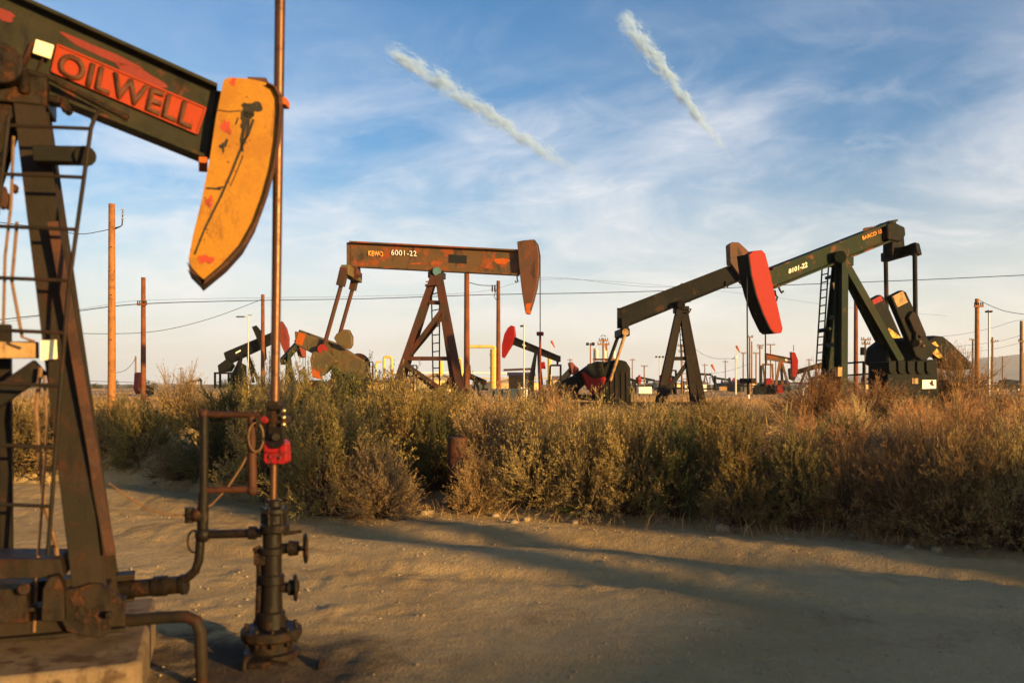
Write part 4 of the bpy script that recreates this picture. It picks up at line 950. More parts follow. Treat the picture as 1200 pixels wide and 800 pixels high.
pole(1014, 397, 75, 2.2, 'thin pole with crossarms and a transformer behind the green crank', 'wood_grey', [(398, 5.5), (403, 5)], transformer)
pole(1197, 376, 75, 4, 'dark pole cut by the right edge of the field', 'wood_grey', [(400, 5)])
pole(1175, 417, 190, 1.6, 'tiny far pole in front of the blue hill', 'wood_grey', [(418, 5)])
pole(755, 428, 150, 1.6, 'tiny far pole right of the black gearbox', 'wood_grey', [(429, 4)])
for (px, tp, w, Y, lb, cr) in ((878.5, 395, 2.2, 95, 'tallest pole of the far cluster left of the red headed one', [(395, 3.5)]), (871, 413, 1.7, 130, 'leftmost of the far pole cluster with a flat crossarm', [(414, 3)]),
                               (886, 413, 1.7, 130, 'middle far pole with wide crossarm in the pole cluster', [(414, 4)]), (890.5, 404, 1.9, 115, 'far pole with two crossarms right in the cluster', [(405, 4), (408, 3)]),
                               (903, 403, 1.6, 130, 'far pole with crossarm above the orange lettered beam', [(404, 5)]), (799, 403, 2.2, 90, 'pole with two crossarms behind the black ladder', [(405, 5), (412, 4)]), (881, 400, 1.7, 120, 'rusty thin pole inside the far pole cluster', [])):
    pole(px, tp, Y, w, lb, 'wood_grey', cr, group='poles far across the oil field')


for px, tp, Y, lb in ((722, 424, 180, 'far pole right of the transformer rack'), (741, 420, 170, 'far pole behind the black pitman arms'), (826, 426, 190, 'far pole right of the black post on the skyline'), (850, 422, 180, 'far pole left of the pale mast'), (909, 418, 170, 'far pole behind the orange lettered beam'),
                      (948, 420, 180, 'far pole left of the green ladder'), (1040, 416, 170, 'far pole behind the green crank'), (1098, 420, 180, 'far pole behind the belt guard'), (1110, 424, 200, 'far pole right of the belt guard'), (470, 426, 190, 'far pole behind the left brown leg'), (436, 428, 190, 'far pole behind the level pumpjack crank'), (212, 430, 210, 'far pole on the left skyline'), (668, 420, 180, 'far pole above the cream tank')):
    pole(px, tp, Y, 1.3, lb, 'wood_grey', [(tp + 2, 3.2)], group='poles far across the oil field')


def three_pots(r0, Y, g0, r):
    for x in (698.5, 708, 718.5):
        mb = MB(); mb.tube(at(r0, Y, g0, x, 420, -.3), at(r0, Y, g0, x, 411, -.3), .2, n=12); mb.tube(at(r0, Y, g0, x, 411, -.3), at(r0, Y, g0, x, 408, -.3), .06, n=8); mb.build('transformer', 'galv', r0)
    mb = MB()
    for a, b in (((697, 408), (697, 455)), ((711, 402), (711, 455)), ((719, 408), (719, 455))): mb.tube(at(r0, Y, g0, *a, .3), at(r0, Y, g0, *b, .3), .09, n=8)
    mb.bar(at(r0, Y, g0, 695, 421, .2), at(r0, Y, g0, 722, 421, .2), .15, .15); mb.build('rack_post', 'wood', r0)
    mb = MB(); mb.path([at(r0, Y, g0, 707 + 3 * math.cos(t), 394.5 - 1.6 * math.sin(t)) for t in np.linspace(0, PI, 8)], .03, 6); mb.build('top_loop', 'iron', r0)


pole(707, 396, 72, 2.8, 'pole with three grey transformers above the black pumpjack crank', 'wood', [(399, 5.5), (403.5, 7)], three_pots)


def lamp(px, top, Y, w, label, heads, mat='galv', bottom=None):
    def ex(r0, Y_, g0, r):
        for (hx_, hy_, sx, sy, m_) in heads:
            c_ = at(r0, Y_, g0, hx_, hy_); s = Y_ / F
            mb = MB(); mb.box(c_, (sx * s, .35, sy * s)); mb.build('lamp_head', m_, r0, bevel=.03)
            mb = MB(); mb.bar(c_, at(r0, Y_, g0, px, hy_ + .5), .06, .06); mb.build('lamp_arm', mat, r0)
    return pole(px, top, Y, w, label, mat, (), ex, 'light_pole', cat='light pole')


lamp(614, 379, 60, 1.6, 'slim white lamp mast left of the red-headed pumpjack', [(611.5, 382, 4, 1.8, 'iron')], 'galv')
lamp(291, 369, 70, 1.2, 'thin street lamp with a flat arm to the left', [(282, 371, 10, 1.2, 'iron'), (294, 369, 3, 1, 'galv')], 'galv')
lamp(692, 402, 80, 1.7, 'mast with two round floodlights left of the transformers', [(688.5, 403, 3.2, 3.2, 'iron'), (695, 403, 3.6, 3.6, 'iron')], 'wood')
lamp(773, 417, 110, 1.3, 'mast with three small floodlights left of the black post', [(769, 418, 2, 2, 'iron'), (773, 418, 2, 2, 'iron'), (777, 418, 2, 2, 'iron')], 'galv')
lamp(862, 417, 90, 1.6, 'pale mast with one white lamp left of the pole cluster', [(862.5, 418.5, 2.6, 3, 'whitepaint'), (859, 420, 2, 1, 'iron')], 'galv')
lamp(1159, 363, 62, 2.4, 'slim grey lamp mast right of the sunlit pole', [(1157, 365, 3, 2.2, 'iron'), (1160.5, 365, 3, 2.2, 'iron')], 'galv')
lamp(1197, 404, 90, 1.2, 'short grey lamp mast at the right edge', [(1197, 404, 2, 1.5, 'iron')], 'galv')


def wire(label, pts_, r=.018, sag=None):
    mb = MB(); P_ = [W(a, b, Y) for a, b, Y in pts_]; o0 = P_[0]
    # smooth
    out_ = []
    n = len(P_)
    for i in range(n - 1):
        p0, p1, p2, p3 = P_[max(i - 1, 0)], P_[i], P_[i + 1], P_[min(i + 2, n - 1)]
        for t in np.linspace(0, 1, 8, endpoint=False):
            out_.append(.5 * ((2 * p1) + (p2 - p0) * t + (2 * p0 - 5 * p1 + 4 * p2 - p3) * t * t + (3 * p1 - p0 - 3 * p2 + p3) * t ** 3))
    out_.append(P_[-1])
    mb.path([q - o0 for q in out_], r, 5)
    o = mb.build('power_line', 'wire', None); o.location = o0; tag(o, label, 'power line', 'wires strung between the poles')


wire('main black wire crossing the whole field at pole-top height', [(-30, 378, 50), (85, 365, 50), (168, 356, 50), (305, 352, 60), (430, 350, 60), (547, 346, 58), (584, 345, 58), (700, 343, 60), (800, 340, 62), (900, 335, 62), (1000, 331, 62), (1100, 327, 60), (1230, 321, 56)], .026)
wire('thin upper wire running just above the main black wire on the left', [(-20, 382, 70), (120, 358, 70), (168, 352, 72), (300, 349, 75), (430, 347, 75), (560, 342, 75), (640, 325, 75), (760, 336, 75), (900, 333, 75)], .012)
wire('sagging wire from the tall left pole up to the bare pole', [(-20, 384, 60), (60, 389, 60), (131, 391, 60), (190, 387, 62), (250, 372, 64), (306, 351, 66)], .020)
wire('short drooping wire between the thin pole and the tallest pole', [(134, 437, 100), (146, 434, 104), (154, 427, 108), (159, 419, 110)], .03)
wire('wire climbing from the left edge to the tallest pole arm', [(-20, 258, 36), (40, 266, 36), (90, 274, 36), (118, 271, 37), (142, 265, 37)], .016)
wire('low faint wire along the left skyline', [(90, 446, 110), (160, 448, 110), (230, 451, 110), (290, 452, 110)], .03)
wire('wire dropping from the sunlit right pole to the right edge', [(1146, 351, 50), (1165, 360, 50), (1185, 366, 50), (1230, 372, 50)], .018)
wire('wire from the brown pole to the jumper pole under the beam', [(550, 331, 46), (562, 334, 49), (574, 334.5, 52), (584, 334, 54)], .022)
wire('faint wire sagging right of the black post', [(812, 407, 95), (826, 416, 95), (840, 420, 95), (858, 420, 92)], .02)
wire('low wire joining the far masts', [(830, 437, 120), (846, 436, 120), (862, 432, 120), (876, 427, 120)], .02)
wire('upper wire of the right-hand far line', [(1096, 395, 110), (1130, 391, 110), (1163, 384, 110), (1190, 376, 110), (1230, 370, 100)], .02)
wire('middle wire of the right-hand far line', [(1110, 407, 115), (1163, 401, 110), (1200, 392, 105)], .02)
wire('lowest wire of the right-hand far line', [(1050, 418, 120), (1110, 415, 120), (1163, 409, 115), (1210, 398, 110)], .02)
wire('hair-thin wire high above the skyline right of centre', [(620, 330, 90), (660, 327, 90), (760, 333, 95), (880, 345, 100), (1000, 361, 110), (1110, 370, 120)], .012)

# windsocks
for px, py, Y, lb in ((646, 402, 80, 'orange windsock over the cream buildings'), (863, 408, 92, 'orange windsock above the white lamp mast'), (834, 430, 140, 'tiny red windsock on the skyline')):
    X = (px - CX) / F * Y; g_ = gz(X, Y); r0 = empty('windsock', (X, Y, g_)); tag(r0, lb, 'windsock')
    z_ = CH + (HY - py) / F * Y - g_; s = Y / F
    mb = MB(); mb.tube((0, 0, 0), (0, 0, z_ + 3 * s), .03, n=6); mb.build('pole', 'galv', r0)
    mb = MB(); mb.path([(0, 0, z_ + 3 * s), (1.5 * s, 0, z_), (4 * s, 0, z_ - 5 * s)], [1.5 * s, 1.2 * s, .6 * s], 10); mb.build('sleeve', 'orange', r0)

# ------------------------------------------------------------------ tanks, pipework, buildings
def tank(px, wpx, ytop, Y, label, cone=5, mat='cream'):
    X = (px - CX) / F * Y; r = wpx / 2 / F * Y; zt_ = CH + (HY - ytop) / F * Y - GZ
    r0 = empty('storage_tank', (X, Y, GZ)); tag(r0, label, 'storage tank')
    mb = MB(); mb.lathe([(r, 0), (r, zt_ * .5), (r * 1.004, zt_ * .51), (r, zt_ * .52), (r, zt_)], (0, 0, 0), 'Z', 40); mb.build('shell', mat, r0)
    mb = MB(); mb.lathe([(r * 1.02, zt_), (r * 1.02, zt_ + .1), (.3, zt_ + cone / F * Y), (.3, zt_ + cone / F * Y + .2)], (0, 0, 0), 'Z', 40)
    rf = mb.build('roof', mat, r0)
    mb = MB()
    for k in range(14):
        a = 2 * PI * k / 14; mb.bar((r * math.cos(a), r * math.sin(a), zt_ + .15), (.3 * math.cos(a), .3 * math.sin(a), zt_ + cone / F * Y + .1), .12, .1)
    mb.build('roof_seam', 'tan', rf)
    return r0


tank(512, 74, 446.5, 125, 'wide cream tank with a ribbed cone roof under the level beam', 8)
tank(655, 30, 447, 120, 'cream tank behind the equaliser of the red-headed pumpjack', 5)
tank(596, 70, 449, 170, 'pale tank low on the skyline behind the two brown poles', 4)
tank(440, 46, 449, 140, 'cream tank behind the level pumpjack crank', 3)


def pipe(label, pts_, rpx, Y, mat='yellow_pipe', name='process_pipe', cat='pipe', group=None):
    P_ = [W(a, b, Y) for a, b in pts_]; o0 = P_[0].copy(); o0.z = GZ
    q = [p_ - o0 for p_ in P_]; out_ = [q[0]]
    for i in range(1, len(q) - 1):
        for t in (.0, .25, .5, .75, 1.0):
            d0 = (q[i - 1] - q[i]).normalized() * rpx * 2 / F * Y; d1 = (q[i + 1] - q[i]).normalized() * rpx * 2 / F * Y
            a = q[i] + d0; b = q[i] + d1
            out_.append(a * (1 - t) ** 2 + q[i] * 2 * t * (1 - t) + b * t * t)
    out_.append(q[-1])
    mb = MB(); mb.path(out_, rpx / F * Y, 14); o = mb.build(name, mat, None); o.location = o0; tag(o, label, cat, group); return o


pipe('slim yellow pipe bridging to the yellow column', [(550, 406), (580, 406), (580, 415)], 1.9, 90)
o = pipe('thick upright yellow pipe column left of the brown pole', [(578.5, 409), (578.5, 462)], 4.2, 90, name='upright_pipe', cat='pipe column')
mb = MB()
for y in (415, 430, 446): mb.tube(W(578.5, y, 90) - o.location, W(578.5, y + 1.2, 90) - o.location, .46, n=14)
mb.build('flange_ring', 'yellow_pipe', o)
pipe('looped yellow pipe over the cream tank at left', [(450, 446), (450, 418), (459, 418), (459, 446)], 1.6, 100)
pipe('smaller yellow pipe bend right of the loop', [(440, 446), (441, 424), (447, 424)], 1.0, 100)
pipe('thin yellow hook pipe beside the right leg', [(534, 420), (540, 420), (541, 432), (541, 462)], 1.5, 90)
pipe('upright yellow stub beside the ladder foot', [(517, 423), (517, 440)], 2.6, 110)
pipe('yellow vertical vessel behind the red-headed pumpjack', [(644, 416), (644, 462)], 2.3, 95, name='vessel')
pipe('long pale pipeline running low behind the poles', [(455, 437), (530, 436.5), (620, 437.5)], .9, 130, 'whitepaint')
pipe('second pale pipeline just below the first one', [(520, 443), (600, 443), (650, 443)], .8, 130, 'cream')
pipe('dark red pipe rack beam left of the red-headed pumpjack', [(590, 433.5), (626, 432)], 1.3, 110, 'brown_rust')
pipe('dark pipe run low in the grass right of the white tank', [(768, 455), (842, 455.5)], .9, 95, 'blackleg')
pipe('dark pipe run under the far pole cluster', [(838, 452), (905, 452)], .8, 120, 'blackleg')
pipe('rusty pipe run behind the green legs', [(925, 449), (1042, 450)], .8, 110, 'brown_rust')
pipe('dark raised pipe run right of the belt guard', [(1104, 449), (1215, 448)], .7, 120, 'blackleg')
pipe('dark upright stack left of the red-headed far pumpjack', [(892, 428), (892, 458)], 1.3, 110, 'blackleg', 'upright_pipe', 'pipe column')
pipe('short dark stack right of the black post foot', [(838, 440), (838, 457)], 1.4, 110, 'blackgreen', 'upright_pipe', 'pipe column')
pipe('white curved pipe standing in the grass beside the green legs', [(941, 463), (941, 456), (947, 451)], 1.1, 70, 'whitepaint')
pipe('white marker stake in the grass below the far pole cluster', [(877, 453), (877.5, 467)], 1.0, 45, 'whitepaint', 'marker_stake', 'stake')
for i, (x, lb) in enumerate(((610.5, 'short white bollard left of the lamp mast foot'), (617, 'short white bollard right of the lamp mast foot'))): pipe(lb, [(x, 453.5), (x, 466)], 1.4, 58, 'whitepaint', 'bollard', 'bollard')


def shed(px0, px1, ytop, Y, label, mat='cream', roof='tan', depth=4, name='shed', windows=0):
    a = W(px0, ytop, Y); b = W(px1, ytop, Y); w = b.x - a.x; h = a.z - GZ
    r0 = empty(name, ((a.x + b.x) / 2, Y, GZ)); tag(r0, label, 'building')
    mb = MB(); mb.box((0, depth / 2, h / 2), (w, depth, h)); mb.build('wall', mat, r0)
    mb = MB(); mb.prism([Vector((-w / 2 - .2, -.2, h)), Vector((-w / 2 - .2, depth / 2, h + .5)), Vector((-w / 2 - .2, depth + .2, h))], [Vector((w / 2 + .2, -.2, h)), Vector((w / 2 + .2, depth / 2, h + .5)), Vector((w / 2 + .2, depth + .2, h))]); mb.build('roof', roof, r0)
    mb = MB(); mb.box((w * .25, -.03, h * .42), (min(1.0, w * .2), .06, h * .8)); mb.build('door', 'bluegrey', r0)
    for k in range(windows):
        mb = MB(); mb.box((-w * .35 + k * w * .22, -.03, h * .6), (w * .1, .06, h * .3)); mb.build('window', 'glass', r0)
    return r0


shed(448, 482, 449, 75, 'low cream shed behind the left leg of the level pumpjack', windows=1)
shed(648, 668, 445, 105, 'cream cabin behind the low red-headed pumpjack', windows=2)
shed(803, 828, 450, 140, 'pale cabin low on the skyline behind the black post', 'whitepaint', windows=2)
shed(924, 958, 451, 170, 'grey shed low behind the orange lettered beam', 'bluegrey', 'galv')
shed(843, 860, 452, 150, 'tan hut left of the pale mast', 'tan', 'blackleg')
shed(596, 626, 440, 120, 'dark open shed behind the slim white mast', 'blackleg', 'brown_rust')

tank(880, 26, 450, 210, 'pale tank far behind the pole cluster', 2)
tank(788, 22, 450.5, 190, 'cream tank far behind the black post', 2)
tank(1012, 20, 450, 200, 'cream tank far behind the green legs', 2)
tank(720, 24, 449, 180, 'cream tank low behind the black gearbox', 2)
shed(893, 912, 451, 190, 'brown shed under the orange lettered beam', 'brown_rust', 'blackleg')
shed(908, 926, 449, 130, 'dark equipment cabin right of the orange lettered beam', 'blackleg', 'blackgreen')
shed(1110, 1126, 449, 130, 'dark equipment cabin under the belt guard tip', 'blackgreen', 'blackleg')
shed(860, 872, 450, 125, 'dark pump cabin at the foot of the pale mast', 'blackgreen', 'brown_rust')
shed(770, 782, 449, 150, 'small dark cabin left of the black post', 'bluegrey', 'tan')
# blue-grey pickup and the white tank
def pickup(px, Y, label, mat, L=5.0):
    X = (px - CX) / F * Y; r0 = empty('parked_truck', (X, Y, GZ)); tag(r0, label, 'truck')
    mb = MB(); prof = [(-L / 2, .45), (L / 2, .45), (L / 2, 1.0), (L * .28, 1.08), (L * .14, 1.72), (-L * .08, 1.75), (-L * .12, 1.08), (-L / 2, 1.05)]
    mb.prism([Vector((a, -.9, b)) for a, b in prof], [Vector((a, .9, b)) for a, b in prof]); mb.build('body', mat, r0, bevel=.06)
    mb = MB(); pr = [(L * .24, 1.12), (L * .13, 1.62), (-L * .07, 1.64), (-L * .09, 1.12)]
    mb.prism([Vector((a, -.92, b)) for a, b in pr], [Vector((a, -.905, b)) for a, b in pr]); mb.build('window', 'glass', r0)
    for x_ in (-L * .3, L * .3):
        for y_ in (-.8, .8):
            mb = MB(); mb.tube((x_, y_ - .12, .38), (x_, y_ + .12, .38), .38, n=18); wh = mb.build('wheel', 'wire', r0)
            mb = MB(); mb.tube((x_, y_ - .135, .38), (x_, y_ + .135, .38), .2, n=14); mb.build('rim', 'galv', wh)
    return r0


pickup(1178, 120, 'dark pickup parked far off near the right edge', 'blackgreen')
pickup(932, 180, 'white pickup parked far behind the tall grass', 'whitepaint')
pickup(852, 170, 'tan pickup parked on the far dirt track', 'tan')
a = W(578, 457, 50); b = W(612, 457, 50)
r0 = empty('waste_container', ((a.x + b.x) / 2, 50, GZ)); tag(r0, 'blue-grey steel container in the grass left of the white bollards', 'container')
w_, h_ = b.x - a.x, a.z - GZ
mb = MB(); mb.prism([Vector((-w_ / 2, 0, 0)), Vector((w_ / 2, 0, 0)), Vector((w_ / 2 + .1, 0, h_)), Vector((-w_ / 2 - .1, 0, h_))], [Vector((-w_ / 2, 1.8, 0)), Vector((w_ / 2, 1.8, 0)), Vector((w_ / 2 + .1, 1.8, h_)), Vector((-w_ / 2 - .1, 1.8, h_))]); mb.build('body', 'bluegrey', r0)
mb = MB(); mb.box((0, .9, h_ + .04), (w_ + .3, 1.95, .08)); mb.build('lid', 'bluegrey', r0)
mb = MB()
for k in range(4): mb.box((-w_ / 2 + .15 + k * (w_ - .3) / 3, -.05, h_ / 2), (.1, .1, h_ * .95))
mb.build('rib', 'bluegrey', r0)
a = W(748, 453, 60); b = W(764, 453, 60)
r0 = empty('white_tank', ((a.x + b.x) / 2, 60, GZ)); tag(r0, 'small white rectangular tank left of the black post', 'tank')
mb = MB(); mb.box((0, .4, a.z - GZ - .25), (b.x - a.x, .8, .5)); mb.build('body', 'whitepaint', r0, bevel=.06)
mb = MB()
for s_ in (-.35, .35): mb.bar((s_, .4, 0), (s_, .4, a.z - GZ - .4), .06, .06)
mb.build('stand', 'iron', r0)


def railing(label, pxs, ytop, ybot, Y, mat='blackleg', mid=True):
    o0 = W(pxs[0], ytop, Y); o0.z = GZ; r0 = empty('railing', o0); tag(r0, label, 'railing')
    for x in pxs:
        mb = MB(); mb.tube(W(x, ytop, Y) - o0, W(x, ybot, Y) - o0, .035, n=6); mb.build('post', mat, r0)
    mb = MB(); mb.tube(W(pxs[0], ytop, Y) - o0, W(pxs[-1], ytop, Y) - o0, .03, n=6)
    if mid: mb.tube(W(pxs[0], (ytop + ybot) / 2, Y) - o0, W(pxs[-1], (ytop + ybot) / 2, Y) - o0, .025, n=6)
    mb.build('rail', mat, r0)


railing('low rail fence behind the level pumpjack crank', [(400 + k * 17) for k in range(6)], 447, 468, 40, 'brown_rust')
railing('square cage rail behind the brown diagonal brace', [480, 484, 488.5], 428, 468, 42, 'brown_rust', False)
railing('small dark guard rail right of the shiny rod', [336, 343], 436, 462, 60)
railing('rail with red posts behind the crank of the level pumpjack', [433, 437], 424, 462, 41, 'brown_rust', False)
railing('long rail low behind the black post', [(745 + k * 14) for k in range(5)], 446, 462, 62)

# far low scrub and structures along the horizon
def mesh_np(name, v, f, mat, k=4):
    me = bpy.data.meshes.new(name)
    me.vertices.add(len(v)); me.vertices.foreach_set('co', np.ascontiguousarray(v, np.float32).ravel())
    me.loops.add(f.size); me.loops.foreach_set('vertex_index', np.ascontiguousarray(f, np.int32).ravel())
    me.polygons.add(len(f)); me.polygons.foreach_set('loop_start', np.arange(0, f.size, k, dtype=np.int32))
    me.update(calc_edges=True); me.materials.append(M[mat])
    return me


def nrm(a): return a / np.maximum(np.linalg.norm(a, axis=-1, keepdims=True), 1e-9)


def leafquads(P, D, L, Wd, rng):
    S = nrm(np.cross(D, nrm(rng.normal(size=P.shape))))
    mid = P + D * (L * .55)[:, None]
    v = np.stack([P, mid + S * Wd[:, None], P + D * L[:, None], mid - S * Wd[:, None]], 1)
    return v.reshape(-1, 3)


def shrub_arrays(seed, nbr=90, sub=5, nl=14, lean=.5, leaf=(.035, .075), lw=.007, upright=.6, radius=.62, start=.25, wisp=0.0):
    """leaves of one shrub of height 1: branches arching out from the root, side sprigs along them, narrow leaves along the sprigs"""
    rng = np.random.default_rng(seed)
    az = rng.uniform(0, 2 * PI, nbr); el = np.arccos(rng.uniform(.05, 1, nbr)) * 1.0
    d0 = np.stack([np.cos(az) * np.sin(el), np.sin(az) * np.sin(el), np.cos(el)], -1)
    lump = 1 + .22 * np.sin(3 * az + seed) * np.sin(el) + .15 * np.sin(5 * az + 2 * seed) + rng.uniform(-.30, .14, nbr)
    tip = d0 * np.array([radius, radius, .95]) * lump[:, None]; tip[:, 2] = np.maximum(tip[:, 2], .06)
    base = rng.normal(size=(nbr, 3)) * np.array([.09, .09, 0]); base[:, 2] = 0
    # quadratic curve that starts upward and bows outward
    ctl = base + (tip - base) * .5 + np.array([0, 0, .22 * upright]) + rng.normal(size=(nbr, 3)) * .05
    ts = start + (1 - start) * np.sqrt(rng.uniform(0, 1, (nbr, sub))); ts[:, 0] = .97
    def cur(t): return ((1 - t) ** 2)[..., None] * base[:, None] + (2 * t * (1 - t))[..., None] * ctl[:, None] + (t ** 2)[..., None] * tip[:, None]
    def tan(t): return nrm((2 * (1 - t))[..., None] * (ctl - base)[:, None] + (2 * t)[..., None] * (tip - ctl)[:, None])
    sp = cur(ts); sd = nrm(tan(ts) + rng.normal(size=sp.shape) * .45 + np.array([0, 0, upright * .6]))
    sl = rng.uniform(.12, .30, (nbr, sub)) * (1 + wisp)
    u = rng.uniform(0, 1, (nbr, sub, nl))
    lp = sp[:, :, None] + sd[:, :, None] * (sl[:, :, None] * u)[..., None] + rng.normal(size=(nbr, sub, nl, 3)) * .008
    ld = nrm(sd[:, :, None] + rng.normal(size=lp.shape) * .42 + np.array([0, 0, .25 * upright]))
    P = lp.reshape(-1, 3); D = ld.reshape(-1, 3); n = len(P)
    L = rng.uniform(leaf[0], leaf[1], n); Wd = rng.uniform(.6, 1.3, n) * lw
    v = leafquads(P, D, L, Wd, rng)
    # stems: thin ribbons along branches and sprigs
    sv = []
    tt = np.linspace(0, 1, 7)
    bp = np.stack([cur(np.full((nbr, 1), t))[:, 0] for t in tt], 1)
    side = nrm(np.cross(bp[:, -1] - bp[:, 0], rng.normal(size=(nbr, 3))))
    wst = .010 * (1 - .7 * tt)
    for i in range(6):
        a, b = bp[:, i], bp[:, i + 1]
        sv.append(np.stack([a - side * wst[i], a + side * wst[i], b + side * wst[i + 1], b - side * wst[i + 1]], 1).reshape(-1, 3))
    s1 = sp.reshape(-1, 3); s2 = (sp + sd * sl[..., None]).reshape(-1, 3); s3 = nrm(np.cross(s2 - s1, rng.normal(size=s1.shape)))
    sv.append(np.stack([s1 - s3 * .0035, s1 + s3 * .0035, s2 + s3 * .0015, s2 - s3 * .0015], 1).reshape(-1, 3))
    return v, np.concatenate(sv)


KINDS_ = {
    'sage': dict(start=.5, nbr=190, sub=6, nl=24, leaf=(.018, .046), lw=.0052, upright=.6),
    'olive': dict(start=.5, nbr=190, sub=6, nl=24, leaf=(.018, .044), lw=.0054, upright=.5),
    'darkgreen': dict(start=.48, nbr=180, sub=7, nl=24, leaf=(.018, .042), lw=.0056, upright=.75, radius=.56),
    'tanbrush': dict(start=.38, nbr=200, sub=7, nl=17, leaf=(.02, .06), lw=.0036, upright=.5, wisp=.25),
    'rustbrush': dict(nbr=190, sub=6, nl=14, leaf=(.03, .10), lw=.0027, upright=.9, wisp=.6, radius=.7),
}
PROTO = {}
for kn, kw in KINDS_.items():
    for vi in range(3):
        v, s = shrub_arrays(hash(kn) % 1 + sum(map(ord, kn)) + vi * 17, **kw)
        fm = mesh_np(kn + '_foliage', v, np.arange(len(v)).reshape(-1, 4), kn)
        sm = mesh_np(kn + '_stem', s, np.arange(len(s)).reshape(-1, 4), 'twig')
        PROTO[kn, vi] = (fm, sm)
shr = random.Random(3)


def shrub(px, base, top, wpx, kn, label, group, i=0, Y=None):
    Y = Y or CH * F / (base - HY)
    for _ in range(4):
        X = (px - CX) / F * Y; g_ = gz(X, Y)
        Y2 = (CH - g_) * F / (base - HY); Y = .5 * Y + .5 * min(max(Y2, 7), 40)
    X = (px - CX) / F * Y; g_ = gz(X, Y)
    h = max(.35, CH + (HY - top) / F * Y - g_); w = wpx / F * Y
    r0 = empty('shrub', (X, Y, g_ - .03), shr.uniform(0, 6.28)); r0.scale = (w / 1.45, w / 1.45, h / 1.0)
    tag(r0, label, 'shrub', group)
    fm, sm = PROTO[kn, i % 3]
    for nm, me in (('foliage', fm), ('stem', sm)):
        o = bpy.data.objects.new(nm, me); C.objects.link(o); o.parent = r0
    return r0


FRONT = [
    (20, 560, 478, 130, 'olive', 'olive shrub at the left edge behind the pumpjack leg'),
    (105, 556, 484, 100, 'sage', 'grey-green shrub right of the pumpjack leg above the sand'),
    (168, 552, 474, 105, 'olive', 'bushy olive shrub below the reddish pole'),
    (212, 566, 520, 70, 'tanbrush', 'low tan shrub spilling over the sand mound'),
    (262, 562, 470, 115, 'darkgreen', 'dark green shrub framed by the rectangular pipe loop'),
    (322, 584, 455, 120, 'sage', 'sage shrub rising directly behind the shiny rod'),
    (385, 602, 470, 150, 'sage', 'broad sage shrub right of the wellhead at the road edge'),
    (440, 606, 528, 120, 'tanbrush', 'drooping tan shrub leaning onto the road right of the wellhead'),
    (478, 570, 452, 130, 'olive', 'tall olive shrub left of the orange post'),
    (512, 580, 492, 85, 'darkgreen', 'dark green shrub added to imitate the shaded hollow left of the orange post'),  # dark leaves stand in for the shade between the shrubs
    (556, 600, 535, 62, 'tanbrush', 'low tan tuft pressed against the foot of the orange post'),
    (580, 580, 474, 105, 'tanbrush', 'tan feathery shrub right of the orange post'),
    (632, 592, 478, 115, 'tanbrush', 'sunlit tan shrub above the pale litter'),
    (690, 600, 482, 115, 'tanbrush', 'straw-coloured shrub behind the yellow litter'),
    (745, 600, 490, 105, 'sage', 'grey-green shrub right of the yellow litter'),
    (796, 604, 498, 95, 'darkgreen', 'dark green shrub left of the brightest green one'),
    (866, 612, 500, 110, 'olive', 'bright green upright shrub at the road edge right of centre'),
    (932, 612, 510, 105, 'sage', 'sage shrub right of the brightest green one'),
    (992, 618, 530, 105, 'rustbrush', 'low dark reddish brush below the tangled heap'),
    (1058, 624, 528, 140, 'rustbrush', 'rust-coloured twiggy brush at the road edge'),
    (1125, 634, 505, 150, 'rustbrush', 'tall orange-brown twiggy brush near the right edge'),
    (1192, 640, 492, 140, 'tanbrush', 'dry brush cut by the right edge of the road'),
]
for i, a in enumerate(FRONT): shrub(*a, group='shrubs along the road edge', i=i)
BACK = [
    (60, 520, 474, 110, 'sage', 'grey-green shrub behind the left edge shrub'), (140, 520, 472, 110, 'sage', 'shrub at the foot of the tallest wooden pole'),
    (212, 515, 438, 78, 'tanbrush', 'pale tan feathery bush standing taller right of the reddish pole'), (240, 518, 470, 60, 'sage', 'small sage bush right of the pale feathery one'),
    (290, 520, 446, 90, 'olive', 'olive bush under the raised dark pumpjack'), (350, 520, 442, 110, 'sage', 'sage bush just right of the shiny rod'),
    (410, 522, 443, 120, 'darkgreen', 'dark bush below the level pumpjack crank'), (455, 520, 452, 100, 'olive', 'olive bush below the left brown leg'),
    (520, 520, 462, 110, 'sage', 'sage bush between the brown legs'), (560, 520, 470, 90, 'tanbrush', 'tan bush below the tall brown pole'),
    (640, 520, 455, 100, 'tanbrush', 'wispy tan bush below the slim white mast'), (700, 520, 480, 110, 'tanbrush', 'wispy tan bush below the red crank weight'),
    (770, 520, 474, 110, 'tanbrush', 'tan bush below the small white tank'), (830, 518, 472, 100, 'olive', 'olive bush right of the black post'),
    (905, 510, 480, 90, 'tanbrush', 'tan bush in the gap below the orange lettered beam'), (955, 500, 444, 80, 'rustbrush', 'reddish bush at the foot of the green legs'),
    (1020, 500, 456, 100, 'rustbrush', 'rusty bush left of the black weight box'), (1075, 505, 470, 110, 'olive', 'olive bush before the black weight box'),
    (1118, 490, 426, 85, 'rustbrush', 'tall rusty bush before the sunlit right pole'), (1172, 505, 458, 110, 'tanbrush', 'tan bush below the far hill'),
    (985, 540, 492, 110, 'olive', 'olive bush below the tangled heap'), (1060, 560, 500, 110, 'tanbrush', 'tan brush behind the rust-coloured brush'), (1150, 545, 488, 130, 'rustbrush', 'rusty brush behind the tall orange-brown one'),
    (820, 545, 486, 110, 'sage', 'sage bush behind the dark green ones'), (715, 545, 486, 110, 'olive', 'olive bush behind the straw-coloured shrub'), (610, 545, 474, 110, 'sage', 'sage bush behind the feathery tan shrub'), (520, 545, 468, 100, 'olive', 'olive bush over the dark hollow'),
]
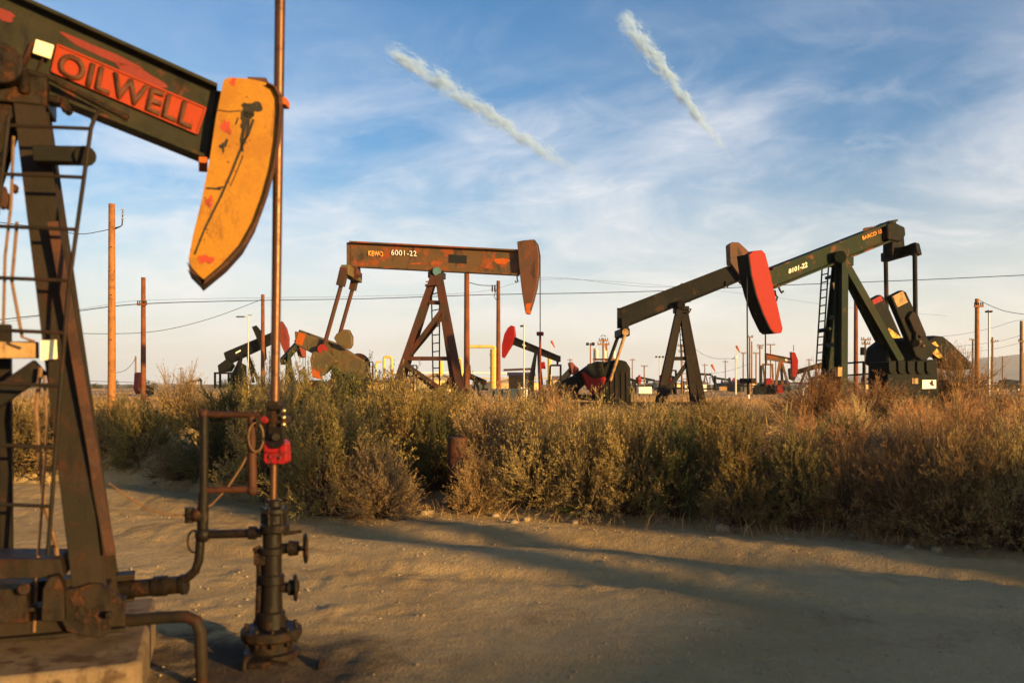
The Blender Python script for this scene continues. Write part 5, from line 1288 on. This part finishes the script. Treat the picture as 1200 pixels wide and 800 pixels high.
for i, a in enumerate(BACK): shrub(*a, group='bushes on the bank behind the road edge', i=i + 1)

# the rest of the scrub reads as one mass
def scatter_stuff(name, mat, recs, label):
    vs = []
    for (X, Y, g_, h, w, kn, vi, a) in recs:
        v = LOW[kn, vi]; c, s = math.cos(a), math.sin(a)
        q = np.empty_like(v); q[:, 0] = X + (v[:, 0] * c - v[:, 1] * s) * w / 1.25; q[:, 1] = Y + (v[:, 0] * s + v[:, 1] * c) * w / 1.25; q[:, 2] = g_ - .03 + v[:, 2] * h
        vs.append(q)
    v = np.concatenate(vs); me = mesh_np(name, v, np.arange(len(v)).reshape(-1, 4), mat)
    o = bpy.data.objects.new(name, me); C.objects.link(o); tag(o, label, 'scrub', None, 'stuff'); return o


LOW = {}
for kn in ('sage', 'tanbrush', 'rustbrush'):
    for vi in range(3):
        kw = dict(KINDS_[kn]); kw.update(nbr=50, sub=5, nl=9, lw=kw['lw'] * 1.9, leaf=(.05, .11))
        v, s = shrub_arrays(900 + vi * 13 + len(kn), **kw); LOW[kn, vi] = np.concatenate([v, s])
PROFX = [-50, 0, 100, 150, 200, 260, 350, 450, 500, 600, 700, 800, 850, 900, 950, 1000, 1100, 1150, 1200, 1260]
PROFY = [480, 480, 480, 474, 472, 464, 456, 458, 470, 476, 478, 480, 478, 484, 476, 472, 470, 468, 468, 466]
recs = {'sage': [], 'tanbrush': [], 'rustbrush': []}
rng2 = random.Random(21)
for k in range(760):
    Y = rng2.uniform(9, 34) if k < 380 else rng2.uniform(34, 70) if k < 520 else rng2.uniform(5, 26)
    px = rng2.uniform(-60, 1260) if k < 520 else rng2.choice((rng2.uniform(-420, -40), rng2.uniform(1240, 1750))); X = (px - CX) / F * Y
    d = Y - float(yb(X))
    if d < (2.4 if k < 520 else .4): continue
    if 860 < px < 960 and Y < 24 and rng2.random() < .9: continue
    g_ = gz(X, Y)
    zmax = CH + (HY - float(np.interp(px, PROFX, PROFY))) / F * Y
    h = min((zmax - g_) * rng2.uniform(.35, 1.08), 1.6)
    if h < .25: h = .25
    w = h * rng2.uniform(.9, 1.6)
    kn = rng2.choices(('sage', 'tanbrush', 'rustbrush'), ((5, 2, 0) if px < 520 else (2, 6, 1) if px < 880 else (1, 3, 4)))[0]
    recs[kn].append((X, Y, g_, h, w, kn, rng2.randrange(3), rng2.uniform(0, 6.28)))
scatter_stuff('sage_scrub', 'sage', recs['sage'], 'grey-green sagebrush scrub covering the bank and field')
scatter_stuff('tan_scrub', 'tanbrush', recs['tanbrush'], 'tan dry scrub covering the middle of the field')
scatter_stuff('rusty_scrub', 'rustbrush', recs['rustbrush'], 'rust-brown dry scrub covering the right of the field')


def grass(name, n, mat, label, yr, hr, dens):
    rng = np.random.default_rng(len(name)); Y = yr[0] + (yr[1] - yr[0]) * rng.uniform(0, 1, n) ** 1.6; px = rng.uniform(-160, 1420, n); X = (px - CX) / F * Y
    d = Y - yb(X); keep = (((d > .1) & ((d > 3) | (rng.uniform(0, 1, n) < .35))) | ((d > -.9) & (rng.uniform(0, 1, n) < .12))) & (vnoise(X * dens, Y * dens, 41) > -.22)
    X, Y, px, d = X[keep], Y[keep], px[keep], d[keep]; n = len(X)
    g_ = height(X, Y); L = rng.uniform(hr[0], hr[1], n) * (1 + .6 * vnoise(X * .5, Y * .5, 43)) * np.where(d < 1, .6, 1)
    D = nrm(np.stack([rng.normal(size=n) * .38, rng.normal(size=n) * .38, np.ones(n)], -1))
    P = np.stack([X, Y, g_ - .02], -1); S = nrm(np.cross(D, rng.normal(size=(n, 3)))); wd = rng.uniform(.003, .006, n)[:, None] * np.maximum(1, Y / 22)[:, None]
    bend = nrm(rng.normal(size=(n, 3)) * np.array([1, 1, .1])) * (L * .28)[:, None]
    m_ = P + D * (L * .55)[:, None] + bend * .25; t_ = P + D * L[:, None] + bend - np.array([0, 0, .1]) * L[:, None]
    v = np.stack([P - S * wd, P + S * wd, m_ + S * wd * .8, m_ - S * wd * .8, m_ - S * wd * .8, m_ + S * wd * .8, t_ + S * wd * .2, t_ - S * wd * .2], 1).reshape(-1, 3)
    o = bpy.data.objects.new(name, mesh_np(name, v, np.arange(len(v)).reshape(-1, 4), mat)); C.objects.link(o); tag(o, label, 'grass', None, 'stuff')


grass('dry_grass', 120000, 'drygrass', 'dry straw-coloured grass between the shrubs and pumpjacks', (9, 60), (.18, .5), .35)
grass('far_dry_grass', 40000, 'drygrass', 'dry grass on the far field', (55, 200), (.12, .3), .05)

recs = []
for k in range(120):
    Y = rng2.uniform(210, 320); px = rng2.uniform(735, 1010) if k < 80 else rng2.uniform(-40, 460); X = (px - CX) / F * Y
    h = rng2.uniform(.8, 2.3); recs.append((X, Y, gz(X, Y), h, h * rng2.uniform(1.2, 3), 'sage', rng2.randrange(3), rng2.uniform(0, 6.28)))
scatter_stuff('far_scrub', 'darkgreen', recs, 'dark scrub far off along the skyline')

# tangled heap of dry branches
X, Y = (960 - CX) / F * 15.5, 15.5
rng = np.random.default_rng(5); n = 900
P = rng.normal(size=(n, 3)) * np.array([.75, .5, .0]); P[:, 2] = np.abs(rng.normal(size=n)) * .2 * np.exp(-(P[:, 0] ** 2) / 1.1)
D = nrm(rng.normal(size=(n, 3)) * np.array([1.3, 1, .45]) + np.array([.3, 0, -.1]))
v = leafquads(P, D, rng.uniform(.25, .8, n), rng.uniform(.004, .010, n), rng)
o = bpy.data.objects.new('brush_heap', mesh_np('brush_heap', v, np.arange(len(v)).reshape(-1, 4), 'tanbrush')); C.objects.link(o)
o.location = (X, Y, gz(X, Y) + .12); tag(o, 'tangled heap of dry broken branches on the bank right of centre', 'brush heap')

# stones
def stone_mesh(seed):
    r = random.Random(seed); mb = MB(); mb.sphere((0, 0, 0), 1, 6); ax = [r.uniform(.7, 1.2), r.uniform(.6, 1.1), r.uniform(.45, .75)]
    ph = [r.uniform(0, 6) for _ in range(6)]
    mb.v = [(x * ax[0] * (1 + .18 * math.sin(3 * y + ph[0]) + .12 * math.sin(5 * z + ph[1])), y * ax[1] * (1 + .18 * math.sin(3 * z + ph[2]) + .1 * math.sin(6 * x + ph[3])), z * ax[2] * (1 + .15 * math.sin(4 * x + ph[4]))) for x, y, z in mb.v]
    me = bpy.data.meshes.new('stone'); me.from_pydata(mb.v, [], mb.f); me.materials.append(M['stone']); me.shade_smooth(); return me


SM = [stone_mesh(i) for i in range(4)]
sr = random.Random(8)
for k in range(46):
    if k < 30: px = sr.uniform(430, 1190); X0_ = None
    else: px = sr.uniform(130, 420)
    Y = 11.0
    for _ in range(6): Y = float(yb((px - CX) / F * Y)) - sr.uniform(-.1, .9)
    X = (px - CX) / F * Y
    o = bpy.data.objects.new('stone', SM[k % 4]); C.objects.link(o); s = sr.uniform(.025, .075) * (1.4 if k % 9 == 0 else 1); o.scale = (s, s, s); o.rotation_euler = (0, 0, sr.uniform(0, 6)); o.location = (X, Y, gz(X, Y) + s * .2)
    tag(o, 'tan stone lying along the edge of the dirt road', 'stone', 'stones along the road edge')
# pebbles as one mass
n = 12000; px = RNG.uniform(-60, 1260, n); Y = 4.0 + 9 * RNG.uniform(0, 1, n) ** 1.3; X = (px - CX) / F * Y; dd_ = Y - yb(X) + .5 * vnoise(X * .2, Y * .2, 12); wr = np.exp(-((dd_ + 1.25) / .3) ** 2) + np.exp(-((dd_ + 2.75) / .3) ** 2) + np.exp(-((dd_ + .3) / .4) ** 2); ok = (RNG.uniform(0, 1, n) < .25 + .75 * wr) & (Y < yb(X)) & (vnoise(X * .7, Y * .7, 51) > -.15); X, Y = X[ok], Y[ok]; n = len(X)
octv = np.array([(1, 0, 0), (0, 1, 0), (-1, 0, 0), (0, -1, 0), (0, 0, .7), (0, 0, -.7)], float); octf = np.array([(0, 1, 4), (1, 2, 4), (2, 3, 4), (3, 0, 4), (1, 0, 5), (2, 1, 5), (3, 2, 5), (0, 3, 5)])
s = .004 + .016 * RNG.uniform(0, 1, n) ** 4; th = RNG.uniform(0, 6.28, n); st = RNG.uniform(.6, 1.5, n)
vx = octv[None, :, 0] * s[:, None] * st[:, None]; vy = octv[None, :, 1] * s[:, None]; vz = octv[None, :, 2] * s[:, None] * .8
v = np.stack([X[:, None] + vx * np.cos(th)[:, None] - vy * np.sin(th)[:, None], Y[:, None] + vx * np.sin(th)[:, None] + vy * np.cos(th)[:, None], height(X, Y)[:, None] + .006 + vz], -1).reshape(-1, 3)
f = (np.arange(n)[:, None, None] * 6 + octf[None]).reshape(-1, 3)
me = mesh_np('pebbles', v, f, 'stone', 3); o = bpy.data.objects.new('pebbles', me); C.objects.link(o); tag(o, 'small loose pebbles scattered over the dirt road', 'pebbles', None, 'stuff')


def mound(px, py, r, h, label, seed):
    Y = CH * F / (py - HY); X = (px - CX) / F * Y
    xs, ys = np.meshgrid(np.linspace(-1, 1, 70), np.linspace(-1, 1, 70)); rr_ = np.hypot(xs, ys)
    z = h * np.clip(1 - rr_ ** 2, -.15, 1) * (1 + 1.2 * vnoise(xs * 2.5 + seed, ys * 2.5, 61) + 1.0 * vnoise(xs * 7, ys * 7 + seed, 62) + .8 * vnoise(xs * 16, ys * 16 + seed, 63)) - .03
    wx = xs * r * 1.6; wy = ys * r
    bz = height(X + wx, Y + wy); edge = np.clip(1.15 - rr_, 0, .4) / .4
    z = bz - gz(X, Y) + .004 + np.maximum(z + .03, 0) * edge - .06 * (1 - edge)
    o = grid_mesh('dirt_mound', wx, wy, z, 'road'); o.location = (X, Y, gz(X, Y)); tag(o, label, 'dirt mound')


mound(185, 561, 1.3, .38, 'crumbly sand mound below the left shrubs', 1)
mound(575, 590, .7, .16, 'small dirt mound right of the orange post', 4)
mound(95, 560, 1.0, .25, 'low sand mound beside the pumpjack leg', 7)

# orange post
U = Unit('marker_post', 536, 11.4, 0, gz(-.73, 11.4), 'weathered post with a faded orange band at the road edge', 'post')
mb = MB(); h0 = U.p(536, 512).z; mb.tube((0, 0, -.1), (0, 0, h0 * .42), .135, n=20); mb.build('shaft', 'leg_a', U.root)
mb = MB(); mb.tube((0, 0, h0 * .42), (0, 0, h0), .137, .133, n=20); mb.build('orange_band', 'post_orange', U.root, bevel=.02)
# litter
def litter(px, py, s, mat, label, kind):
    Y = CH * F / (py - HY); X = (px - CX) / F * Y; mb = MB(); r = random.Random(px)
    if kind == 'can': mb.lathe([(.02, -.06), (.033, -.055), (.033, .055), (.025, .06)], (0, 0, .03), 'X', 14)
    else:
        pts_ = [Vector((s * math.cos(t) * r.uniform(.6, 1.1), s * .7 * math.sin(t) * r.uniform(.6, 1.1), r.uniform(0, .04))) for t in np.linspace(0, 6.28, 12, endpoint=False)]
        mb.add(pts_ + [Vector((0, 0, .06))], [(i, (i + 1) % 12, 12) for i in range(12)])
    o = mb.build('drink_can' if kind == 'can' else 'plastic_bag', mat, None); o.location = (X, Y, gz(X, Y) + .02); tag(o, label, 'litter')


litter(660, 604, .16, 'plastic_green', 'green crumpled plastic scrap in the brush edge', 'bag')
litter(678, 606, .10, 'yellow_pipe', 'yellow plastic scrap beside the green one', 'bag')
litter(733, 606, .10, 'redbox', 'red drink can lying at the brush edge', 'can')
litter(571, 590, .13, 'whitepaint', 'white plastic scrap right of the orange post', 'bag')
litter(600, 592, .10, 'whitepaint', 'small white paper scrap left of the yellow one', 'bag')

# ------------------------------------------------------------------ unseen blocks and poles added behind the photographer to shade the road
PERP = Vector((.655, .755, 0)); ENDP = Vector((0.5, 6.05, 0))
for t0, t1, h, lb in ((-5.5, 3.4, 4.1, 'lower shed-shaped block added behind the photographer to shade the road'), (3.6, 17, 4.75, 'taller shed-shaped block added behind the photographer to shade the right brush')):
    c_ = ENDP + PERP * ((t0 + t1) / 2) + SUN_AZ * 28.9
    r0 = empty('shade_block', (c_.x, c_.y, 0), math.atan2(PERP.y, PERP.x)); tag(r0, lb, 'building')  # unseen shed-like body, added and shaped only for its shadow
    L_ = t1 - t0
    mb = MB(); mb.box((0, 0, h / 2), (L_, 6, h)); mb.build('wall', 'cream', r0)
    mb = MB(); mb.prism([Vector((-L_ / 2, -3.2, h + .003)), Vector((-L_ / 2, 3.2, h + .003)), Vector((-L_ / 2, 0, h + .35))], [Vector((L_ / 2, -3.2, h + .003)), Vector((L_ / 2, 3.2, h + .003)), Vector((L_ / 2, 0, h + .35))]); mb.build('roof', 'tan', r0)
    mb = MB(); mb.box((0, 3.03, 1.4), (3, .06, 2.8)); mb.build('door', 'bluegrey', r0)
for x, y, h in ((18.2, -6.3, 7.0), (17.2, -6.5, 6.6)):  # unseen poles added to throw the two bands across the road
    r0 = empty('shade_pole', (x, y, 0)); tag(r0, 'upright pole added behind the photographer to cast a shadow band', 'shade pole', 'poles added for their shadow bands')
    mb = MB(); mb.tube((0, 0, -.2), (0, 0, h), .28, n=16); mb.build('shaft', 'cream', r0)

# ------------------------------------------------------------------ contrails (cloud trails of real extent high above the field)
def contrail(p0, p1, Y, r0, r1, label, dens, seed):
    a = W(*p0, Y); b = W(*p1, Y); d = b - a; L = d.length; s = Y / F
    mb = MB(); k = 14
    mb.path([(L * i / k, 0, 0) for i in range(k + 1)], [s * (r0 + (r1 - r0) * i / k) * (.35 + .65 * min(1, i / 2)) for i in range(k + 1)], 14)
    m, nt, out = new_mat('contrail_vapour')
    tc = nt.nodes.new('ShaderNodeTexCoord'); sx = nt.nodes.new('ShaderNodeSeparateXYZ'); nt.links.new(tc.outputs['Object'], sx.inputs[0])
    rad = math_(nt, 'SQRT', math_(nt, 'ADD', math_(nt, 'POWER', sx.outputs[1], 2.0), math_(nt, 'POWER', sx.outputs[2], 2.0)))
    u = math_(nt, 'DIVIDE', sx.outputs[0], L)
    R = math_(nt, 'ADD', s * r0, math_(nt, 'MULTIPLY', u, s * (r1 - r0)))
    q = math_(nt, 'DIVIDE', rad, R)
    mp = nt.nodes.new('ShaderNodeMapping'); mp.inputs['Scale'].default_value = (.45, 1, 1); mp.inputs['Location'].default_value = (seed * 100, 0, 0); nt.links.new(tc.outputs['Object'], mp.inputs['Vector'])
    n1 = noise(nt, mp.outputs['Vector'], .12 / s, 8, .74, .5)
    core = math_(nt, 'SUBTRACT', math_(nt, 'ADD', n1, math_(nt, 'MULTIPLY', u, .06)), math_(nt, 'MULTIPLY', q, .27))
    f = ramp(nt, core, .37, .64)
    ends = math_(nt, 'MULTIPLY', ramp(nt, u, 0.0, .12), ramp(nt, u, 1.0, .55))
    pv = nt.nodes.new('ShaderNodeVolumePrincipled'); pv.inputs['Color'].default_value = (.58, .77, 1, 1); pv.inputs['Anisotropy'].default_value = 0
    nt.links.new(math_(nt, 'MULTIPLY', math_(nt, 'MULTIPLY', f, ends), dens / s), pv.inputs['Density'])
    nt.links.new(pv.outputs[0], out.inputs['Volume'])
    o = mb.build('contrail', m, None); o.location = a
    o.rotation_mode = 'QUATERNION'; o.rotation_quaternion = Vector((1, 0, 0)).rotation_difference(d.normalized())
    tag(o, label, 'contrail')


contrail((448, 52), (690, 212), 3000, 23, 11, 'broad ragged white contrail above the level beam', .36, 1)
contrail((725, 14), (862, 192), 3000, 23, 5, 'sharper tapering white contrail high right of centre', .5, 2)

# ------------------------------------------------------------------ haze
import os
if not os.environ.get('NOHAZE'):
    mb = MB(); mb.box((0, 1900, 92), (11200, 4900, 194)); 
    m, nt, out = new_mat('thin_haze'); pv = nt.nodes.new('ShaderNodeVolumePrincipled'); pv.inputs['Color'].default_value = (.92, .93, .96, 1); pv.inputs['Density'].default_value = .00016; pv.inputs['Anisotropy'].default_value = .2
    nt.links.new(pv.outputs[0], out.inputs['Volume'])
    hz = mb.build('haze', m, None); tag(hz, 'thin pale evening haze over the field', 'haze', None, 'stuff')

# ------------------------------------------------------------------ sky, sun, camera
w = bpy.data.worlds.new('World'); sc.world = w; w.use_nodes = True; nt = w.node_tree; nt.nodes.clear()
out = nt.nodes.new('ShaderNodeOutputWorld'); bg = nt.nodes.new('ShaderNodeBackground'); nt.links.new(bg.outputs[0], out.inputs['Surface'])
sky = nt.nodes.new('ShaderNodeTexSky'); sky.sky_type = 'NISHITA'; sky.sun_disc = False
sky.sun_elevation = SUN_EL; sky.sun_rotation = math.atan2(SUN_AZ.x, SUN_AZ.y); sky.air_density = 1.0; sky.dust_density = 1.2; sky.ozone_density = 3.0
bg.inputs['Strength'].default_value = .09
tc = nt.nodes.new('ShaderNodeTexCoord'); sx = nt.nodes.new('ShaderNodeSeparateXYZ'); nt.links.new(tc.outputs['Generated'], sx.inputs[0])
zz = math_(nt, 'ADD', math_(nt, 'MAXIMUM', sx.outputs[2], 0.0), .30)
cv = nt.nodes.new('ShaderNodeCombineXYZ'); nt.links.new(math_(nt, 'DIVIDE', sx.outputs[0], zz), cv.inputs[0]); nt.links.new(math_(nt, 'DIVIDE', sx.outputs[1], zz), cv.inputs[1])
mp = nt.nodes.new('ShaderNodeMapping'); mp.inputs['Rotation'].default_value = (0, 0, .7); mp.inputs['Scale'].default_value = (1.1, 1.5, 1); mp.inputs['Location'].default_value = (1.7, .4, 0); nt.links.new(cv.outputs[0], mp.inputs['Vector'])
c1_ = ramp(nt, noise(nt, mp.outputs[0], 1.1, 10, .60, .5), .38, .70)
c2_ = ramp(nt, noise(nt, mp.outputs[0], 3.6, 10, .66, .8), .44, .74)
cl = math_(nt, 'MULTIPLY', math_(nt, 'ADD', c1_, math_(nt, 'MULTIPLY', c2_, .45)), .72)
cl = math_(nt, 'MULTIPLY', cl, ramp(nt, sx.outputs[2], .50, .16))
cl = math_(nt, 'MINIMUM', cl, 1.0)
scl = nt.nodes.new('ShaderNodeMix'); scl.data_type = 'RGBA'
hs = nt.nodes.new('ShaderNodeHueSaturation'); hs.inputs['Saturation'].default_value = 1.22; hs.inputs['Value'].default_value = 1.0; nt.links.new(sky.outputs[0], hs.inputs['Color'])
ccol = (5.0, 4.9, 4.9)
c3 = mixc(nt, cl, hs.outputs[0], ccol)
# pale cream veil of cloud low over the horizon
veil = math_(nt, 'MULTIPLY', ramp(nt, sx.outputs[2], .28, .0), .78)
c3 = mixc(nt, veil, c3, (4.85, 4.75, 4.42))
nt.links.new(c3, bg.inputs['Color'])

sun = bpy.data.lights.new('sun', 'SUN'); sun.energy = 5.0; sun.angle = math.radians(.9); sun.color = (1.0, .64, .22)
so = bpy.data.objects.new('sun', sun); C.objects.link(so)
tosun = Vector((SUN_AZ.x * math.cos(SUN_EL), SUN_AZ.y * math.cos(SUN_EL), math.sin(SUN_EL)))
so.rotation_euler = tosun.to_track_quat('Z', 'Y').to_euler(); so.location = (20, -20, 30)

cam = bpy.data.cameras.new('camera'); co = bpy.data.objects.new('camera', cam); C.objects.link(co); sc.camera = co
co.location = (0, 0, CH); co.rotation_euler = (PI / 2, 0, 0); cam.lens = 30; cam.sensor_width = 36; cam.shift_y = 50 / 1200
cam.clip_start = .05; cam.clip_end = 20000
cam.dof.use_dof = True; cam.dof.focus_distance = 28; cam.dof.aperture_fstop = 1.9
sc.view_settings.view_transform = 'Standard'; sc.view_settings.look = 'None'; sc.view_settings.gamma = 1; sc.view_settings.use_curve_mapping = False
sc.view_settings.exposure = 1.25
sc.cycles.use_denoising = True
try: sc.cycles.denoiser = 'OPENIMAGEDENOISE'
except Exception: pass
sc.cycles.max_bounces = 6; sc.cycles.volume_bounces = 2; sc.cycles.transparent_max_bounces = 8
sc.cycles.volume_step_rate = .05; sc.cycles.volume_max_steps = 300
